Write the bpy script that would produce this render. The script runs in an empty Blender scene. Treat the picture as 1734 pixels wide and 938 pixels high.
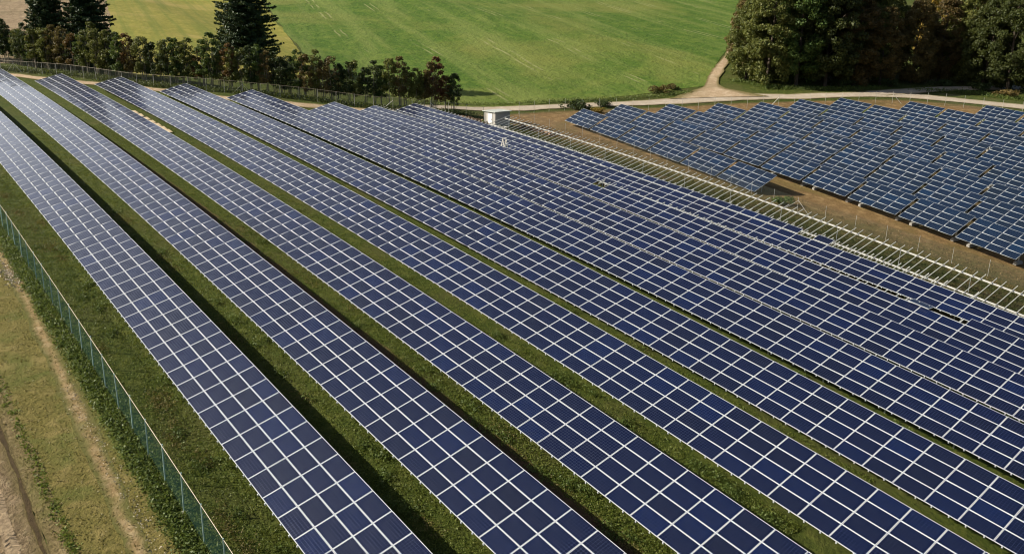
import bpy, math, random
import numpy as np
from mathutils import Matrix, Vector

scene = bpy.context.scene
rnd = random.Random(7)
rng = np.random.default_rng(7)

# ------------------------------------------------------------------ terrain / site frame
PITCH, ROLL, AZ, EL, CR, TILT, Q, H0 = (0.2881921968341673, 0.026939059003092153, 0.6941344875300457, 0.14241051121028217,
                                      -0.06586448520743571, 0.2167688673806664, -0.0002920431375989684, 25.909668943260417)
E1 = np.array([math.cos(EL), 0, math.sin(EL)])
_l = np.array([0, 1.0, 0]); _up = np.cross(E1, _l)
E2 = math.cos(CR) * _l + math.sin(CR) * _up
E3 = np.cross(E1, E2)
CAM = np.array([0, 0, 26.0])
_a = -AZ
FW = np.array([math.cos(_a) * math.cos(PITCH), math.sin(_a) * math.cos(PITCH), -math.sin(PITCH)])
_R0 = np.array([math.sin(_a), -math.cos(_a), 0.0]); _U0 = np.cross(_R0, FW)
RR = math.cos(ROLL) * _R0 + math.sin(ROLL) * _U0
UU = -math.sin(ROLL) * _R0 + math.cos(ROLL) * _U0
FPX = 1390.315 / 1734.0          # focal length in image widths
ASP = 553.0 / 1024.0

YP = np.array([-400, -153, -146, -138, -131, -124, -117, -108, -99.5, -91.6, -85, -77, -70.8, -64.5, -57.4, -50.5, -43.7, -37.2, -30.5, -24.1, -17.5, -11, 0, 15, 30, 200.])
ZP = np.array([-2., -3.7, -4.1, -4.4, -4.5, -4.85, -5.1, -5.1, -5.1, -5.3, -4.9, -3.5, -2.4, -2.1, -1.28, -.64, -.2, -.01, .3, .3, .22, .0, -.15, -.4, -.7, -4])
XE_Y = np.array([-400, -150, -95, -60, 0, 200.]); XE = np.array([20, 62, 104, 108, 172, 300.])
SY = np.array([-400, -153, -146, -138.5, -131, -124, -117, -108, -99.5, -91.6, -80.]); SS = np.array([-.028, -.028, -.024, -.02, -.009, -.004, -.001, -.009, -.007, .002, 0])
CLR = 0.75
SF = -0.015


def prof(y):
    s = 0
    for d, w in ((-4, .15), (-2, .2), (0, .3), (2, .2), (4, .15)):
        s = s + w * np.interp(y + d, YP, ZP)
    return s


def dev(x, y):
    xe = np.interp(y, XE_Y, XE)
    base = Q * np.minimum(x, xe) ** 2
    t = np.maximum(x - xe, 0.)
    s0 = 2 * Q * xe
    L = 30.
    tt = np.minimum(t, L)
    return base + s0 * tt + (SF - s0) * tt * tt / (2 * L) + np.maximum(t - L, 0) * SF


def zsite(x, y):
    return prof(y) - CLR + dev(x, y) + np.interp(y, SY, SS) * np.clip(x - 90, -70, 0)


def S(x, y, z):
    x, y, z = np.broadcast_arrays(np.asarray(x, float), np.asarray(y, float), np.asarray(z, float))
    return CAM + x[..., None] * E1 + y[..., None] * E2 + (z - H0)[..., None] * E3


def gsite(x, y):
    x = np.asarray(x, float); y = np.asarray(y, float)
    return S(x, y, zsite(x, y))


def GZ(X, Y):
    X = np.asarray(X, float); Y = np.asarray(Y, float)
    X, Y = np.broadcast_arrays(X, Y)
    x = X.copy(); y = Y.copy()
    for _ in range(10):
        p = gsite(x, y); x = x + (X - p[..., 0]); y = y + (Y - p[..., 1])
    return gsite(x, y)[..., 2]


def proj(P):
    d = np.asarray(P, float) - CAM
    z = d @ FW
    return np.stack([0.5 + FPX * (d @ RR) / z, 0.5 - FPX * (d @ UU) / z / ASP, z], -1)   # 0..1 in picture


# ------------------------------------------------------------------ camera, world, sun, exposure
cam = bpy.data.cameras.new('camera')
cam.sensor_width = 36.0; cam.sensor_fit = 'HORIZONTAL'; cam.lens = FPX * 36.0
cam.clip_start = 0.5; cam.clip_end = 5000
co = bpy.data.objects.new('camera', cam); scene.collection.objects.link(co)
co.matrix_world = Matrix(((RR[0], UU[0], -FW[0], CAM[0]), (RR[1], UU[1], -FW[1], CAM[1]), (RR[2], UU[2], -FW[2], CAM[2]), (0, 0, 0, 1)))
scene.camera = co
scene.cycles.filter_width = 1.1

SUN_EL = math.radians(31.5)
SUN_AZ = math.radians(43.0)       # clockwise from +Y
world = bpy.data.worlds.new("World"); scene.world = world; world.use_nodes = True
wn = world.node_tree; wn.nodes.clear()
sky = wn.nodes.new('ShaderNodeTexSky'); sky.sky_type = 'NISHITA'; sky.sun_disc = False
sky.sun_elevation = SUN_EL; sky.sun_rotation = SUN_AZ; sky.altitude = 500; sky.air_density = 1.0; sky.dust_density = 3.0; sky.ozone_density = 1.0
bg = wn.nodes.new('ShaderNodeBackground'); bg.inputs['Strength'].default_value = 0.05
wo = wn.nodes.new('ShaderNodeOutputWorld')
wn.links.new(sky.outputs[0], bg.inputs[0])


def _wm(op, a, b=None):
    n = wn.nodes.new('ShaderNodeMath'); n.operation = op
    for k, val in enumerate((a, b)):
        if val is None: continue
        if hasattr(val, 'links'): wn.links.new(val, n.inputs[k])
        else: n.inputs[k].default_value = val
    return n.outputs[0]


def _wr(v, a, b):
    n = wn.nodes.new('ShaderNodeMapRange'); n.interpolation_type = 'SMOOTHSTEP'; wn.links.new(v, n.inputs[0])
    n.inputs[1].default_value = a; n.inputs[2].default_value = b
    return n.outputs[0]


# unseen cloud glow added low in the western sky to whiten panel reflections
wt = wn.nodes.new('ShaderNodeTexCoord'); wsx = wn.nodes.new('ShaderNodeSeparateXYZ'); wn.links.new(wt.outputs['Generated'], wsx.inputs[0])
ADDED_GLOW_AZ = math.radians(78)
wd = _wm('ADD', _wm('MULTIPLY', wsx.outputs[0], math.sin(ADDED_GLOW_AZ)), _wm('MULTIPLY', wsx.outputs[1], math.cos(ADDED_GLOW_AZ)))
wz = _wr(wsx.outputs[2], .74, .22)
wno = wn.nodes.new('ShaderNodeTexNoise'); wno.inputs['Scale'].default_value = 3.0; wno.inputs['Detail'].default_value = 6; wn.links.new(wt.outputs['Generated'], wno.inputs['Vector'])
wc = _wm('MULTIPLY', _wm('MULTIPLY', wz, _wr(wd, .25, .9)), _wm('ADD', .45, _wm('MULTIPLY', wno.outputs['Fac'], 1.0)))
cb = wn.nodes.new('ShaderNodeBackground'); cb.inputs[0].default_value = (1.0, .98, .95, 1)
wn.links.new(_wm('MULTIPLY', wc, .50), cb.inputs['Strength'])
wad = wn.nodes.new('ShaderNodeAddShader'); wn.links.new(bg.outputs[0], wad.inputs[0]); wn.links.new(cb.outputs[0], wad.inputs[1]); wn.links.new(wad.outputs[0], wo.inputs[0])
sl = bpy.data.lights.new('sun', 'SUN'); sl.energy = 4.4; sl.angle = math.radians(0.5); sl.color = (1.0, 0.925, 0.80)
so = bpy.data.objects.new('sun', sl); scene.collection.objects.link(so)
sd = Vector((math.sin(SUN_AZ) * math.cos(SUN_EL), math.cos(SUN_AZ) * math.cos(SUN_EL), math.sin(SUN_EL)))
so.rotation_euler = sd.to_track_quat('Z', 'Y').to_euler(); so.location = (0, 60, 90)
vs = scene.view_settings
vs.view_transform = 'Standard'; vs.look = 'None'; vs.gamma = 1.0; vs.use_curve_mapping = False
vs.exposure = 0.7


# ------------------------------------------------------------------ object helpers
def link(o, parent=None):
    scene.collection.objects.link(o)
    if parent is not None:
        o.parent = parent
    return o


def tag(o, label=None, cat=None, group=None, kind=None):
    if label: o['label'] = label
    if cat: o['category'] = cat
    if group: o['group'] = group
    if kind: o['kind'] = kind
    return o


def empty(name, loc, rz=0.0):
    o = bpy.data.objects.new(name, None)
    o.empty_display_size = 0.3
    o.location = tuple(float(v) for v in loc); o.rotation_euler = (0, 0, rz)
    return link(o)


def fast_mesh(name, V, F4=None, F3=None, mats=(), mi=None, uv=None, smooth=False):
    """V (n,3); F4 (k,4) and/or F3 (m,3) index arrays; uv per loop."""
    V = np.asarray(V, np.float32)
    me = bpy.data.meshes.new(name)
    F4 = np.zeros((0, 4), np.int32) if F4 is None else np.asarray(F4, np.int32).reshape(-1, 4)
    F3 = np.zeros((0, 3), np.int32) if F3 is None else np.asarray(F3, np.int32).reshape(-1, 3)
    nl = F4.size + F3.size
    me.vertices.add(len(V)); me.vertices.foreach_set('co', V.ravel())
    me.loops.add(nl); me.loops.foreach_set('vertex_index', np.concatenate([F4.ravel(), F3.ravel()]).astype(np.int32))
    npoly = len(F4) + len(F3)
    me.polygons.add(npoly)
    st = np.concatenate([np.arange(len(F4)) * 4, F4.size + np.arange(len(F3)) * 3]).astype(np.int32)
    me.polygons.foreach_set('loop_start', st)
    if mi is not None:
        me.polygons.foreach_set('material_index', np.asarray(mi, np.int32))
    if smooth:
        me.polygons.foreach_set('use_smooth', np.ones(npoly, bool))
    for m in mats: me.materials.append(m)
    if uv is not None:
        l = me.uv_layers.new(name='UVMap'); l.data.foreach_set('uv', np.asarray(uv, np.float32).ravel())
    me.update(calc_edges=True)
    return me


class MB:
    """collects boxes, prisms and quads and builds ONE mesh"""
    def __init__(s): s.v = []; s.f = []; s.m = []
    def quad(s, a, b, c, d, m=0):
        n = len(s.v); s.v += [tuple(a), tuple(b), tuple(c), tuple(d)]; s.f.append((n, n + 1, n + 2, n + 3)); s.m.append(m)
    def box(s, c, ax, ay, az, m=0):
        """centre, half-vectors"""
        c = np.asarray(c, float); ax = np.asarray(ax, float); ay = np.asarray(ay, float); az = np.asarray(az, float)
        n = len(s.v)
        for sx, sy, sz in ((-1, -1, -1), (1, -1, -1), (1, 1, -1), (-1, 1, -1), (-1, -1, 1), (1, -1, 1), (1, 1, 1), (-1, 1, 1)):
            s.v.append(tuple(c + sx * ax + sy * ay + sz * az))
        for q in ((0, 3, 2, 1), (4, 5, 6, 7), (0, 1, 5, 4), (1, 2, 6, 5), (2, 3, 7, 6), (3, 0, 4, 7)):
            s.f.append(tuple(n + i for i in q)); s.m.append(m)
    def abox(s, lo, hi, m=0):
        lo = np.array(lo, float); hi = np.array(hi, float); h = (hi - lo) / 2
        s.box((lo + hi) / 2, (h[0], 0, 0), (0, h[1], 0), (0, 0, h[2]), m)
    def tube(s, pts, rad, n=6, m=0, cap=True):
        pts = [np.asarray(p, float) for p in pts]
        if not hasattr(rad, '__len__'): rad = [rad] * len(pts)
        base = len(s.v)
        for i, p in enumerate(pts):
            t = pts[min(i + 1, len(pts) - 1)] - pts[max(i - 1, 0)]
            t = t / (np.linalg.norm(t) + 1e-9)
            u = np.cross(t, (0, 0, 1.0)) if abs(t[2]) < .9 else np.cross(t, (1.0, 0, 0))
            u = u / np.linalg.norm(u); w = np.cross(t, u)
            for k in range(n):
                a = 2 * math.pi * k / n
                s.v.append(tuple(p + rad[i] * (math.cos(a) * u + math.sin(a) * w)))
        for i in range(len(pts) - 1):
            for k in range(n):
                k2 = (k + 1) % n
                s.f.append((base + i * n + k, base + i * n + k2, base + (i + 1) * n + k2, base + (i + 1) * n + k)); s.m.append(m)
        if cap:
            s.f.append(tuple(base + (len(pts) - 1) * n + k for k in range(n))); s.m.append(m)
            s.f.append(tuple(base + k for k in reversed(range(n)))); s.m.append(m)
    def mesh(s, name, mats):
        me = bpy.data.meshes.new(name); me.from_pydata(s.v, [], s.f)
        for m in (mats if isinstance(mats, (list, tuple)) else [mats]): me.materials.append(m)
        me.polygons.foreach_set('material_index', np.array(s.m, np.int32)); me.update()
        return me
    def build(s, name, mats, parent=None):
        return link(bpy.data.objects.new(name, s.mesh(name, mats)), parent)


# ------------------------------------------------------------------ material helpers
def new_mat(name):
    m = bpy.data.materials.new(name); m.use_nodes = True
    nt = m.node_tree; nt.nodes.clear()
    out = nt.nodes.new('ShaderNodeOutputMaterial')
    return m, nt, out


def N(nt, t, **kw):
    n = nt.nodes.new(t)
    for k, v in kw.items():
        if k.startswith('i_'):
            key = k[2:]
            n.inputs[int(key) if key.isdigit() else key].default_value = v
        else: setattr(n, k, v)
    return n


def mixc(nt, fac, a, b):
    n = nt.nodes.new('ShaderNodeMix'); n.data_type = 'RGBA'
    for inp, val in ((n.inputs['Factor'], fac), (n.inputs['A'], a), (n.inputs['B'], b)):
        if hasattr(val, 'is_linked') or hasattr(val, 'links'): nt.links.new(val, inp)
        elif isinstance(val, (tuple, list)): inp.default_value = (*val[:3], 1)
        else: inp.default_value = val
    return n.outputs['Result']


def math_(nt, op, a, b=0.0, c=None, clamp=False):
    n = nt.nodes.new('ShaderNodeMath'); n.operation = op; n.use_clamp = clamp
    for i, val in enumerate((a, b, c)):
        if val is None: continue
        if hasattr(val, 'links'): nt.links.new(val, n.inputs[i])
        else: n.inputs[i].default_value = val
    return n.outputs[0]


def maprange(nt, v, a, b, c=0.0, d=1.0, smooth=True):
    n = nt.nodes.new('ShaderNodeMapRange'); n.clamp = True
    if smooth: n.interpolation_type = 'SMOOTHSTEP'
    nt.links.new(v, n.inputs[0])
    for i, x in enumerate((a, b, c, d)): n.inputs[i + 1].default_value = x
    return n.outputs[0]


def noise(nt, vec, scale, detail=4, rough=.55, dist=0.0):
    n = N(nt, 'ShaderNodeTexNoise', i_Scale=scale, i_Detail=detail, i_Roughness=rough, i_Distortion=dist)
    if vec is not None: nt.links.new(vec, n.inputs['Vector'])
    return n.outputs['Fac']


def flat_mat(name, col, rough=.5, metal=0.0, var=0.12, scale=3.0, spec=.5):
    """painted / metal / concrete surface with faint blotches"""
    m, nt, out = new_mat(name)
    tc = N(nt, 'ShaderNodeTexCoord')
    f = noise(nt, tc.outputs['Object'], scale, 5, .6)
    c = mixc(nt, maprange(nt, f, .3, .7), tuple(x * (1 - var) for x in col), tuple(min(1, x * (1 + var)) for x in col))
    p = N(nt, 'ShaderNodeBsdfPrincipled'); p.inputs['Roughness'].default_value = rough; p.inputs['Metallic'].default_value = metal
    p.inputs['Specular IOR Level'].default_value = spec
    nt.links.new(c, p.inputs['Base Color']); nt.links.new(p.outputs[0], out.inputs[0])
    return m


def ground_mat(name, c_dark, c_mid, c_light, patch=None, patch_amt=.5, s_fine=6.0, s_mid=.9, s_big=.08, bump=.35, bump_d=.12,
               stripes=None, edge=None, edge_w=.25, spots=None, spot_amt=.0, tracks=None):
    """natural ground. World-space object coordinates (all sheets sit at the origin), several scales of variation.
       edge: colour the sheet frays into near v=0 / v=1."""
    m, nt, out = new_mat(name)
    tc = N(nt, 'ShaderNodeTexCoord'); P = tc.outputs['Object']
    f1 = noise(nt, P, s_fine, 6, .7); f2 = noise(nt, P, s_mid, 5, .6, .3); f3 = noise(nt, P, s_big, 4, .55, .5)
    c = mixc(nt, maprange(nt, f1, .32, .68), c_dark, c_mid)
    c = mixc(nt, math_(nt, 'MULTIPLY', maprange(nt, f2, .45, .72), .75), c, c_light)
    if patch:
        c = mixc(nt, math_(nt, 'MULTIPLY', maprange(nt, f3, .47, .66), patch_amt), c, patch)
    if stripes:
        ang, width, amt, col = stripes
        mp = N(nt, 'ShaderNodeMapping'); mp.inputs['Rotation'].default_value = (0, 0, -ang)
        nt.links.new(P, mp.inputs[0])
        sc = N(nt, 'ShaderNodeMapping'); sc.inputs['Scale'].default_value = (.012, 1.0 / width, 0.0); nt.links.new(mp.outputs[0], sc.inputs[0])
        fs = noise(nt, sc.outputs[0], 1.0, 6, .65, .15)
        c = mixc(nt, math_(nt, 'MULTIPLY', maprange(nt, fs, .42, .66), amt), c, col)
    if tracks:
        ang, period, tw, amt, col = tracks
        mp = N(nt, 'ShaderNodeMapping'); mp.inputs['Rotation'].default_value = (0, 0, -ang); nt.links.new(P, mp.inputs[0])
        sp = N(nt, 'ShaderNodeSeparateXYZ'); nt.links.new(mp.outputs[0], sp.inputs[0])
        wob = math_(nt, 'MULTIPLY', math_(nt, 'SUBTRACT', noise(nt, P, .02, 3), .5), 8.0)
        yy = math_(nt, 'ADD', sp.outputs[1], wob)
        fr = math_(nt, 'ABSOLUTE', math_(nt, 'SUBTRACT', math_(nt, 'FRACT', math_(nt, 'DIVIDE', yy, period)), .5))
        ln = maprange(nt, math_(nt, 'ABSOLUTE', math_(nt, 'SUBTRACT', math_(nt, 'MULTIPLY', fr, period), .9)), tw, tw * .3)
        gate = maprange(nt, noise(nt, P, .045, 3, .6, .6), .50, .62)
        c = mixc(nt, math_(nt, 'MULTIPLY', math_(nt, 'MULTIPLY', ln, gate), amt), c, col)
    if spots:
        fv = noise(nt, P, 2.2, 3, .5)
        c = mixc(nt, math_(nt, 'MULTIPLY', maprange(nt, fv, .60, .68), spot_amt), c, spots)
    if edge:
        sp = N(nt, 'ShaderNodeSeparateXYZ'); nt.links.new(N(nt, 'ShaderNodeUVMap').outputs[0], sp.inputs[0])
        v = sp.outputs[1]
        dd = math_(nt, 'MINIMUM', v, math_(nt, 'SUBTRACT', 1.0, v))
        dd = math_(nt, 'ADD', dd, math_(nt, 'MULTIPLY', math_(nt, 'SUBTRACT', noise(nt, P, 1.6, 5, .7), .5), edge_w * 1.3))
        c = mixc(nt, maprange(nt, dd, 0.02, edge_w), edge, c)
    p = N(nt, 'ShaderNodeBsdfPrincipled'); p.inputs['Roughness'].default_value = .95; p.inputs['Specular IOR Level'].default_value = .15
    nt.links.new(c, p.inputs['Base Color'])
    b = N(nt, 'ShaderNodeBump'); b.inputs['Strength'].default_value = bump; b.inputs['Distance'].default_value = bump_d
    hh = math_(nt, 'ADD', f1, math_(nt, 'MULTIPLY', f2, .8))
    nt.links.new(hh, b.inputs['Height']); nt.links.new(b.outputs[0], p.inputs['Normal'])
    nt.links.new(p.outputs[0], out.inputs[0])
    return m


def leaf_mat(name, cols, trans=.28, rough=.55, bump_var=.25):
    """cols: 3 base colours chosen per leaf"""
    m, nt, out = new_mat(name)
    g = N(nt, 'ShaderNodeNewGeometry'); oi = N(nt, 'ShaderNodeObjectInfo')
    r = math_(nt, 'FRACT', math_(nt, 'ADD', math_(nt, 'MULTIPLY', g.outputs['Random Per Island'], .72), math_(nt, 'MULTIPLY', oi.outputs['Random'], .35)))
    cr = N(nt, 'ShaderNodeValToRGB'); nt.links.new(r, cr.inputs[0])
    e = cr.color_ramp.elements
    e[0].position = 0.0; e[0].color = (*cols[0], 1); e[1].position = 1.0; e[1].color = (*cols[-1], 1)
    for i, c in enumerate(cols[1:-1]):
        k = e.new((i + 1) / (len(cols) - 1)); k.color = (*c, 1)
    p = N(nt, 'ShaderNodeBsdfPrincipled'); p.inputs['Roughness'].default_value = rough; p.inputs['Specular IOR Level'].default_value = .3
    t = N(nt, 'ShaderNodeBsdfTranslucent')
    nt.links.new(cr.outputs[0], p.inputs['Base Color'])
    tm = mixc(nt, .35, cr.outputs[0], (.16, .17, .02)); nt.links.new(tm, t.inputs[0])
    mx = N(nt, 'ShaderNodeMixShader'); mx.inputs[0].default_value = trans
    nt.links.new(p.outputs[0], mx.inputs[1]); nt.links.new(t.outputs[0], mx.inputs[2]); nt.links.new(mx.outputs[0], out.inputs[0])
    return m


def panel_mat(name, base):
    """blue polycrystalline cells, 10 x 6, thin pale gaps and busbars, under glass"""
    m, nt, out = new_mat(name)
    uv = N(nt, 'ShaderNodeUVMap'); sp = N(nt, 'ShaderNodeSeparateXYZ'); nt.links.new(uv.outputs[0], sp.inputs[0])
    def line(coord, n, w):
        fr = math_(nt, 'FRACT', math_(nt, 'MULTIPLY', coord, n))
        d = math_(nt, 'MINIMUM', fr, math_(nt, 'SUBTRACT', 1.0, fr))
        return maprange(nt, d, w * .4, w, 1.0, 0.0, False)
    u, v = sp.outputs[0], sp.outputs[1]
    mu = maprange(nt, u, .012, .988, 0, 1, False); mv = maprange(nt, v, .018, .982, 0, 1, False)
    gap = math_(nt, 'MAXIMUM', line(mu, 10, .044), line(mv, 6, .044))
    bus = math_(nt, 'MULTIPLY', line(math_(nt, 'ADD', mv, 1.0 / 24), 12, .05), .12)
    ln = math_(nt, 'MAXIMUM', gap, bus)
    g = N(nt, 'ShaderNodeNewGeometry'); oi = N(nt, 'ShaderNodeObjectInfo')
    r = math_(nt, 'FRACT', math_(nt, 'ADD', g.outputs['Random Per Island'], oi.outputs['Random']))
    cr = N(nt, 'ShaderNodeValToRGB'); nt.links.new(r, cr.inputs[0])
    e = cr.color_ramp.elements
    b = base
    e[0].position = 0; e[0].color = (b[0] * 1.7, b[1] * 1.0, b[2] * .7, 1)
    e[1].position = 1; e[1].color = (b[0] * .8, b[1] * 1.6, b[2] * 1.7, 1)
    k = e.new(.35); k.color = (b[0], b[1], b[2], 1); k = e.new(.75); k.color = (b[0] * .85, b[1] * .95, b[2] * 1.0, 1)
    # crystal flake mottling, one tone per cell
    wn_ = N(nt, 'ShaderNodeTexWhiteNoise', noise_dimensions='3D')
    cb = N(nt, 'ShaderNodeCombineXYZ')
    nt.links.new(math_(nt, 'FLOOR', math_(nt, 'MULTIPLY', mu, 10)), cb.inputs[0]); nt.links.new(math_(nt, 'FLOOR', math_(nt, 'MULTIPLY', mv, 6)), cb.inputs[1]); nt.links.new(r, cb.inputs[2])
    nt.links.new(cb.outputs[0], wn_.inputs['Vector'])
    cell = mixc(nt, math_(nt, 'MULTIPLY', wn_.outputs['Value'], .35), cr.outputs[0], (b[0] * .5, b[1] * .6, b[2] * .7))
    c = mixc(nt, ln, cell, (.14, .165, .24))
    tc = N(nt, 'ShaderNodeTexCoord')
    dust = noise(nt, tc.outputs['Object'], 1.3, 4, .6)
    p = N(nt, 'ShaderNodeBsdfPrincipled'); p.inputs['IOR'].default_value = 1.4; p.inputs['Specular IOR Level'].default_value = .3
    nt.links.new(math_(nt, 'ADD', maprange(nt, dust, .3, .75, .08, .14), math_(nt, 'MULTIPLY', ln, .34)), p.inputs['Roughness'])
    nt.links.new(math_(nt, 'MULTIPLY', ln, .92), p.inputs['Metallic'])
    nt.links.new(maprange(nt, dust, .3, .75, .42, .75), p.inputs['Coat Weight']); p.inputs['Coat Roughness'].default_value = .44; p.inputs['Coat IOR'].default_value = 1.45
    nt.links.new(c, p.inputs['Base Color']); nt.links.new(p.outputs[0], out.inputs[0])
    return m


# ------------------------------------------------------------------ materials
G_DARK, G_MID, G_LIGHT = (.034, .052, .007), (.078, .100, .015), (.125, .135, .028)
M_grass = ground_mat('grass_ground', G_DARK, G_MID, G_LIGHT, patch=(.10, .095, .03), patch_amt=.55, s_fine=5.5, s_mid=1.1, s_big=.16, bump=.9, bump_d=.2)
M_verge = ground_mat('dry_verge', (.10, .092, .022), (.20, .165, .045), (.28, .22, .08), patch=(.10, .12, .024), patch_amt=.7, s_fine=6, s_mid=1.0, s_big=.3, bump=.8, bump_d=.14, edge=(.10, .12, .025), edge_w=.2)
M_dirt = ground_mat('bare_track', (.22, .15, .065), (.34, .24, .115), (.46, .35, .20), patch=(.16, .15, .045), patch_amt=.75, s_fine=5, s_mid=1.4, s_big=.35, bump=.6, edge=(.12, .115, .032), edge_w=.55)
M_plough = ground_mat('ploughed_soil', (.16, .11, .058), (.34, .25, .14), (.45, .335, .20), patch=(.27, .205, .105), patch_amt=.6, s_fine=4.5, s_mid=1.6, s_big=.4, bump=1.0, bump_d=.35, spots=(.50, .40, .22), spot_amt=.6)
M_plough2 = M_plough
M_plough = ground_mat('ploughed_edge', (.15, .105, .055), (.34, .25, .14), (.45, .335, .20), patch=(.27, .205, .105), patch_amt=.6, s_fine=4.5, s_mid=1.6, s_big=.4, bump=1.0, bump_d=.4, spots=(.52, .42, .24), spot_amt=.6, edge=(.20, .155, .065), edge_w=.09)
M_margin = ground_mat('trampled_margin', (.13, .10, .04), (.25, .19, .085), (.34, .26, .13), patch=(.14, .14, .035), patch_amt=.6, s_fine=5, s_mid=1.5, s_big=.4, bump=.9, bump_d=.2, edge=(.19, .15, .06), edge_w=.3)
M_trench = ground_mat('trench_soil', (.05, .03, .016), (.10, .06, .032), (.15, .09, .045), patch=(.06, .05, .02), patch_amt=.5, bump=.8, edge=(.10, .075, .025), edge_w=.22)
M_brown = ground_mat('dry_grass_strip', (.13, .08, .033), (.25, .16, .068), (.35, .24, .11), patch=(.10, .095, .026), patch_amt=.45, s_fine=5, s_mid=.9, s_big=.18, bump=.8, edge=(.09, .085, .025), edge_w=.18, stripes=(-.05, 1.2, .35, (.13, .075, .035)))
M_rough = ground_mat('rough_weeds', (.025, .035, .008), (.065, .075, .018), (.14, .11, .045), patch=(.17, .11, .055), patch_amt=.6, s_fine=4, s_mid=.8, s_big=.2, bump=1.0, bump_d=.3, edge=(.12, .09, .035), edge_w=.2)
M_road = ground_mat('gravel_road', (.40, .33, .245), (.51, .43, .33), (.60, .52, .41), patch=(.44, .36, .26), patch_amt=.5, s_fine=3, s_mid=.6, s_big=.1, bump=.3, edge=(.26, .22, .12), edge_w=.2)
M_sand = ground_mat('sandy_track', (.34, .24, .14), (.48, .36, .23), (.58, .46, .32), patch=(.22, .17, .08), patch_amt=.5, s_fine=3, s_mid=.7, s_big=.15, bump=.4, edge=(.17, .14, .055), edge_w=.25)
SD = math.atan2(-.31, .95)
M_field = ground_mat('green_crop', (.044, .098, .010), (.092, .16, .018), (.135, .19, .028), patch=(.19, .20, .045), patch_amt=.75, s_fine=.9, s_mid=.22, s_big=.022, bump=.9, bump_d=.5,
                     stripes=(SD, 7.0, .6, (.19, .23, .055)), tracks=(SD, 16.0, .38, .55, (.32, .31, .14)))
M_meadow = ground_mat('mown_meadow', (.185, .175, .026), (.275, .255, .042), (.33, .29, .06), patch=(.39, .30, .09), patch_amt=.65, s_fine=1.2, s_mid=.3, s_big=.04, bump=.5, bump_d=.2,
                      stripes=(SD + .1, 2.6, .6, (.125, .165, .022)))
M_stubble = ground_mat('stubble_soil', (.24, .17, .10), (.36, .27, .16), (.46, .35, .21), patch=(.20, .16, .08), patch_amt=.5, s_fine=1.4, s_mid=.35, s_big=.05, bump=1.0, bump_d=.5, stripes=(SD, 1.8, .3, (.22, .155, .09)))

M_alu = flat_mat('anodised_aluminium', (.60, .62, .63), .5, 0.0, .05)
M_alu_r = flat_mat('anodised_aluminium_grey', (.42, .45, .47), .5, 0.0, .05)
M_galv = flat_mat('galvanised_steel', (.38, .40, .39), .5, .45, .15)
M_rail = flat_mat('rail_aluminium', (.54, .54, .49), .5, .1, .15)
M_purl = flat_mat('purlin_timber_white', (.58, .57, .52), .6, 0, .15)
M_conc = flat_mat('concrete', (.30, .285, .255), .9, 0, .2)
M_panel = panel_mat('solar_cells', (.0022, .0062, .034))
M_panel_r = panel_mat('solar_cells_teal', (.0030, .0130, .034))
M_post = flat_mat('fence_post_green_grey', (.34, .46, .42), .5, .2, .12)
M_post2 = flat_mat('fence_post_galvanised', (.48, .47, .42), .6, .2, .15)
M_brace = flat_mat('white_brace', (.80, .76, .66), .6, 0, .1)
M_wire = flat_mat('wire_tan', (.42, .36, .26), .6, .2, .1)


def mesh_mat(name, col, alpha):
    m, nt, out = new_mat(name)
    tc = N(nt, 'ShaderNodeTexCoord')
    f = noise(nt, tc.outputs['Object'], .7, 3)
    c = mixc(nt, f, tuple(x * .75 for x in col), tuple(x * 1.25 for x in col))
    d = N(nt, 'ShaderNodeBsdfDiffuse'); nt.links.new(c, d.inputs[0])
    t = N(nt, 'ShaderNodeBsdfTransparent'); mx = N(nt, 'ShaderNodeMixShader'); mx.inputs[0].default_value = alpha
    nt.links.new(t.outputs[0], mx.inputs[1]); nt.links.new(d.outputs[0], mx.inputs[2]); nt.links.new(mx.outputs[0], out.inputs[0])
    return m


M_mesh_green = mesh_mat('green_wire_mesh', (.045, .11, .09), .16)
M_mesh_grey = mesh_mat('grey_wire_mesh', (.12, .13, .11), .10)


# ------------------------------------------------------------------ ground
def grid_mesh(name, xs, ys, mat):
    X, Y = np.meshgrid(xs, ys, indexing='ij')
    Z = GZ(X, Y)
    V = np.stack([X, Y, Z], -1).reshape(-1, 3)
    nx, ny = len(xs), len(ys)
    i, j = np.meshgrid(np.arange(nx - 1), np.arange(ny - 1), indexing='ij')
    a = (i * ny + j).ravel()
    F = np.stack([a, a + ny, a + ny + 1, a + 1], -1)
    o = link(bpy.data.objects.new(name, fast_mesh(name, V, F, mats=[mat], smooth=True)))
    return tag(o, kind='structure')


def grow(a, b, step, ratio=1.12):
    out = [a]
    while out[-1] < b:
        out.append(out[-1] + step); step *= ratio
    return out


xs = np.array([-x for x in grow(30, 240, 3, 1.3)][::-1] + list(np.arange(-28, 200, 1.6)) + grow(200, 1800, 2.0))
ys = np.array([-y for y in grow(205, 1500, 2.0)][::-1] + list(np.arange(-203.4, 16, 1.6)) + grow(16, 700, 2.0))
grid_mesh('ground', xs, ys, M_grass)


def resample(P, step):
    P = np.asarray(P, float)
    s = np.concatenate([[0], np.cumsum(np.linalg.norm(np.diff(P, axis=0), axis=1))])
    n = max(2, int(s[-1] / step) + 1)
    t = np.linspace(0, s[-1], n)
    return np.stack([np.interp(t, s, P[:, k]) for k in range(P.shape[1])], -1)


def smooth_poly(P, it=2):
    P = np.asarray(P, float)
    for _ in range(it):
        q = [P[0]]
        for a, b in zip(P[:-1], P[1:]): q += [a * .75 + b * .25, a * .25 + b * .75]
        q.append(P[-1]); P = np.array(q)
    return P


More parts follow.
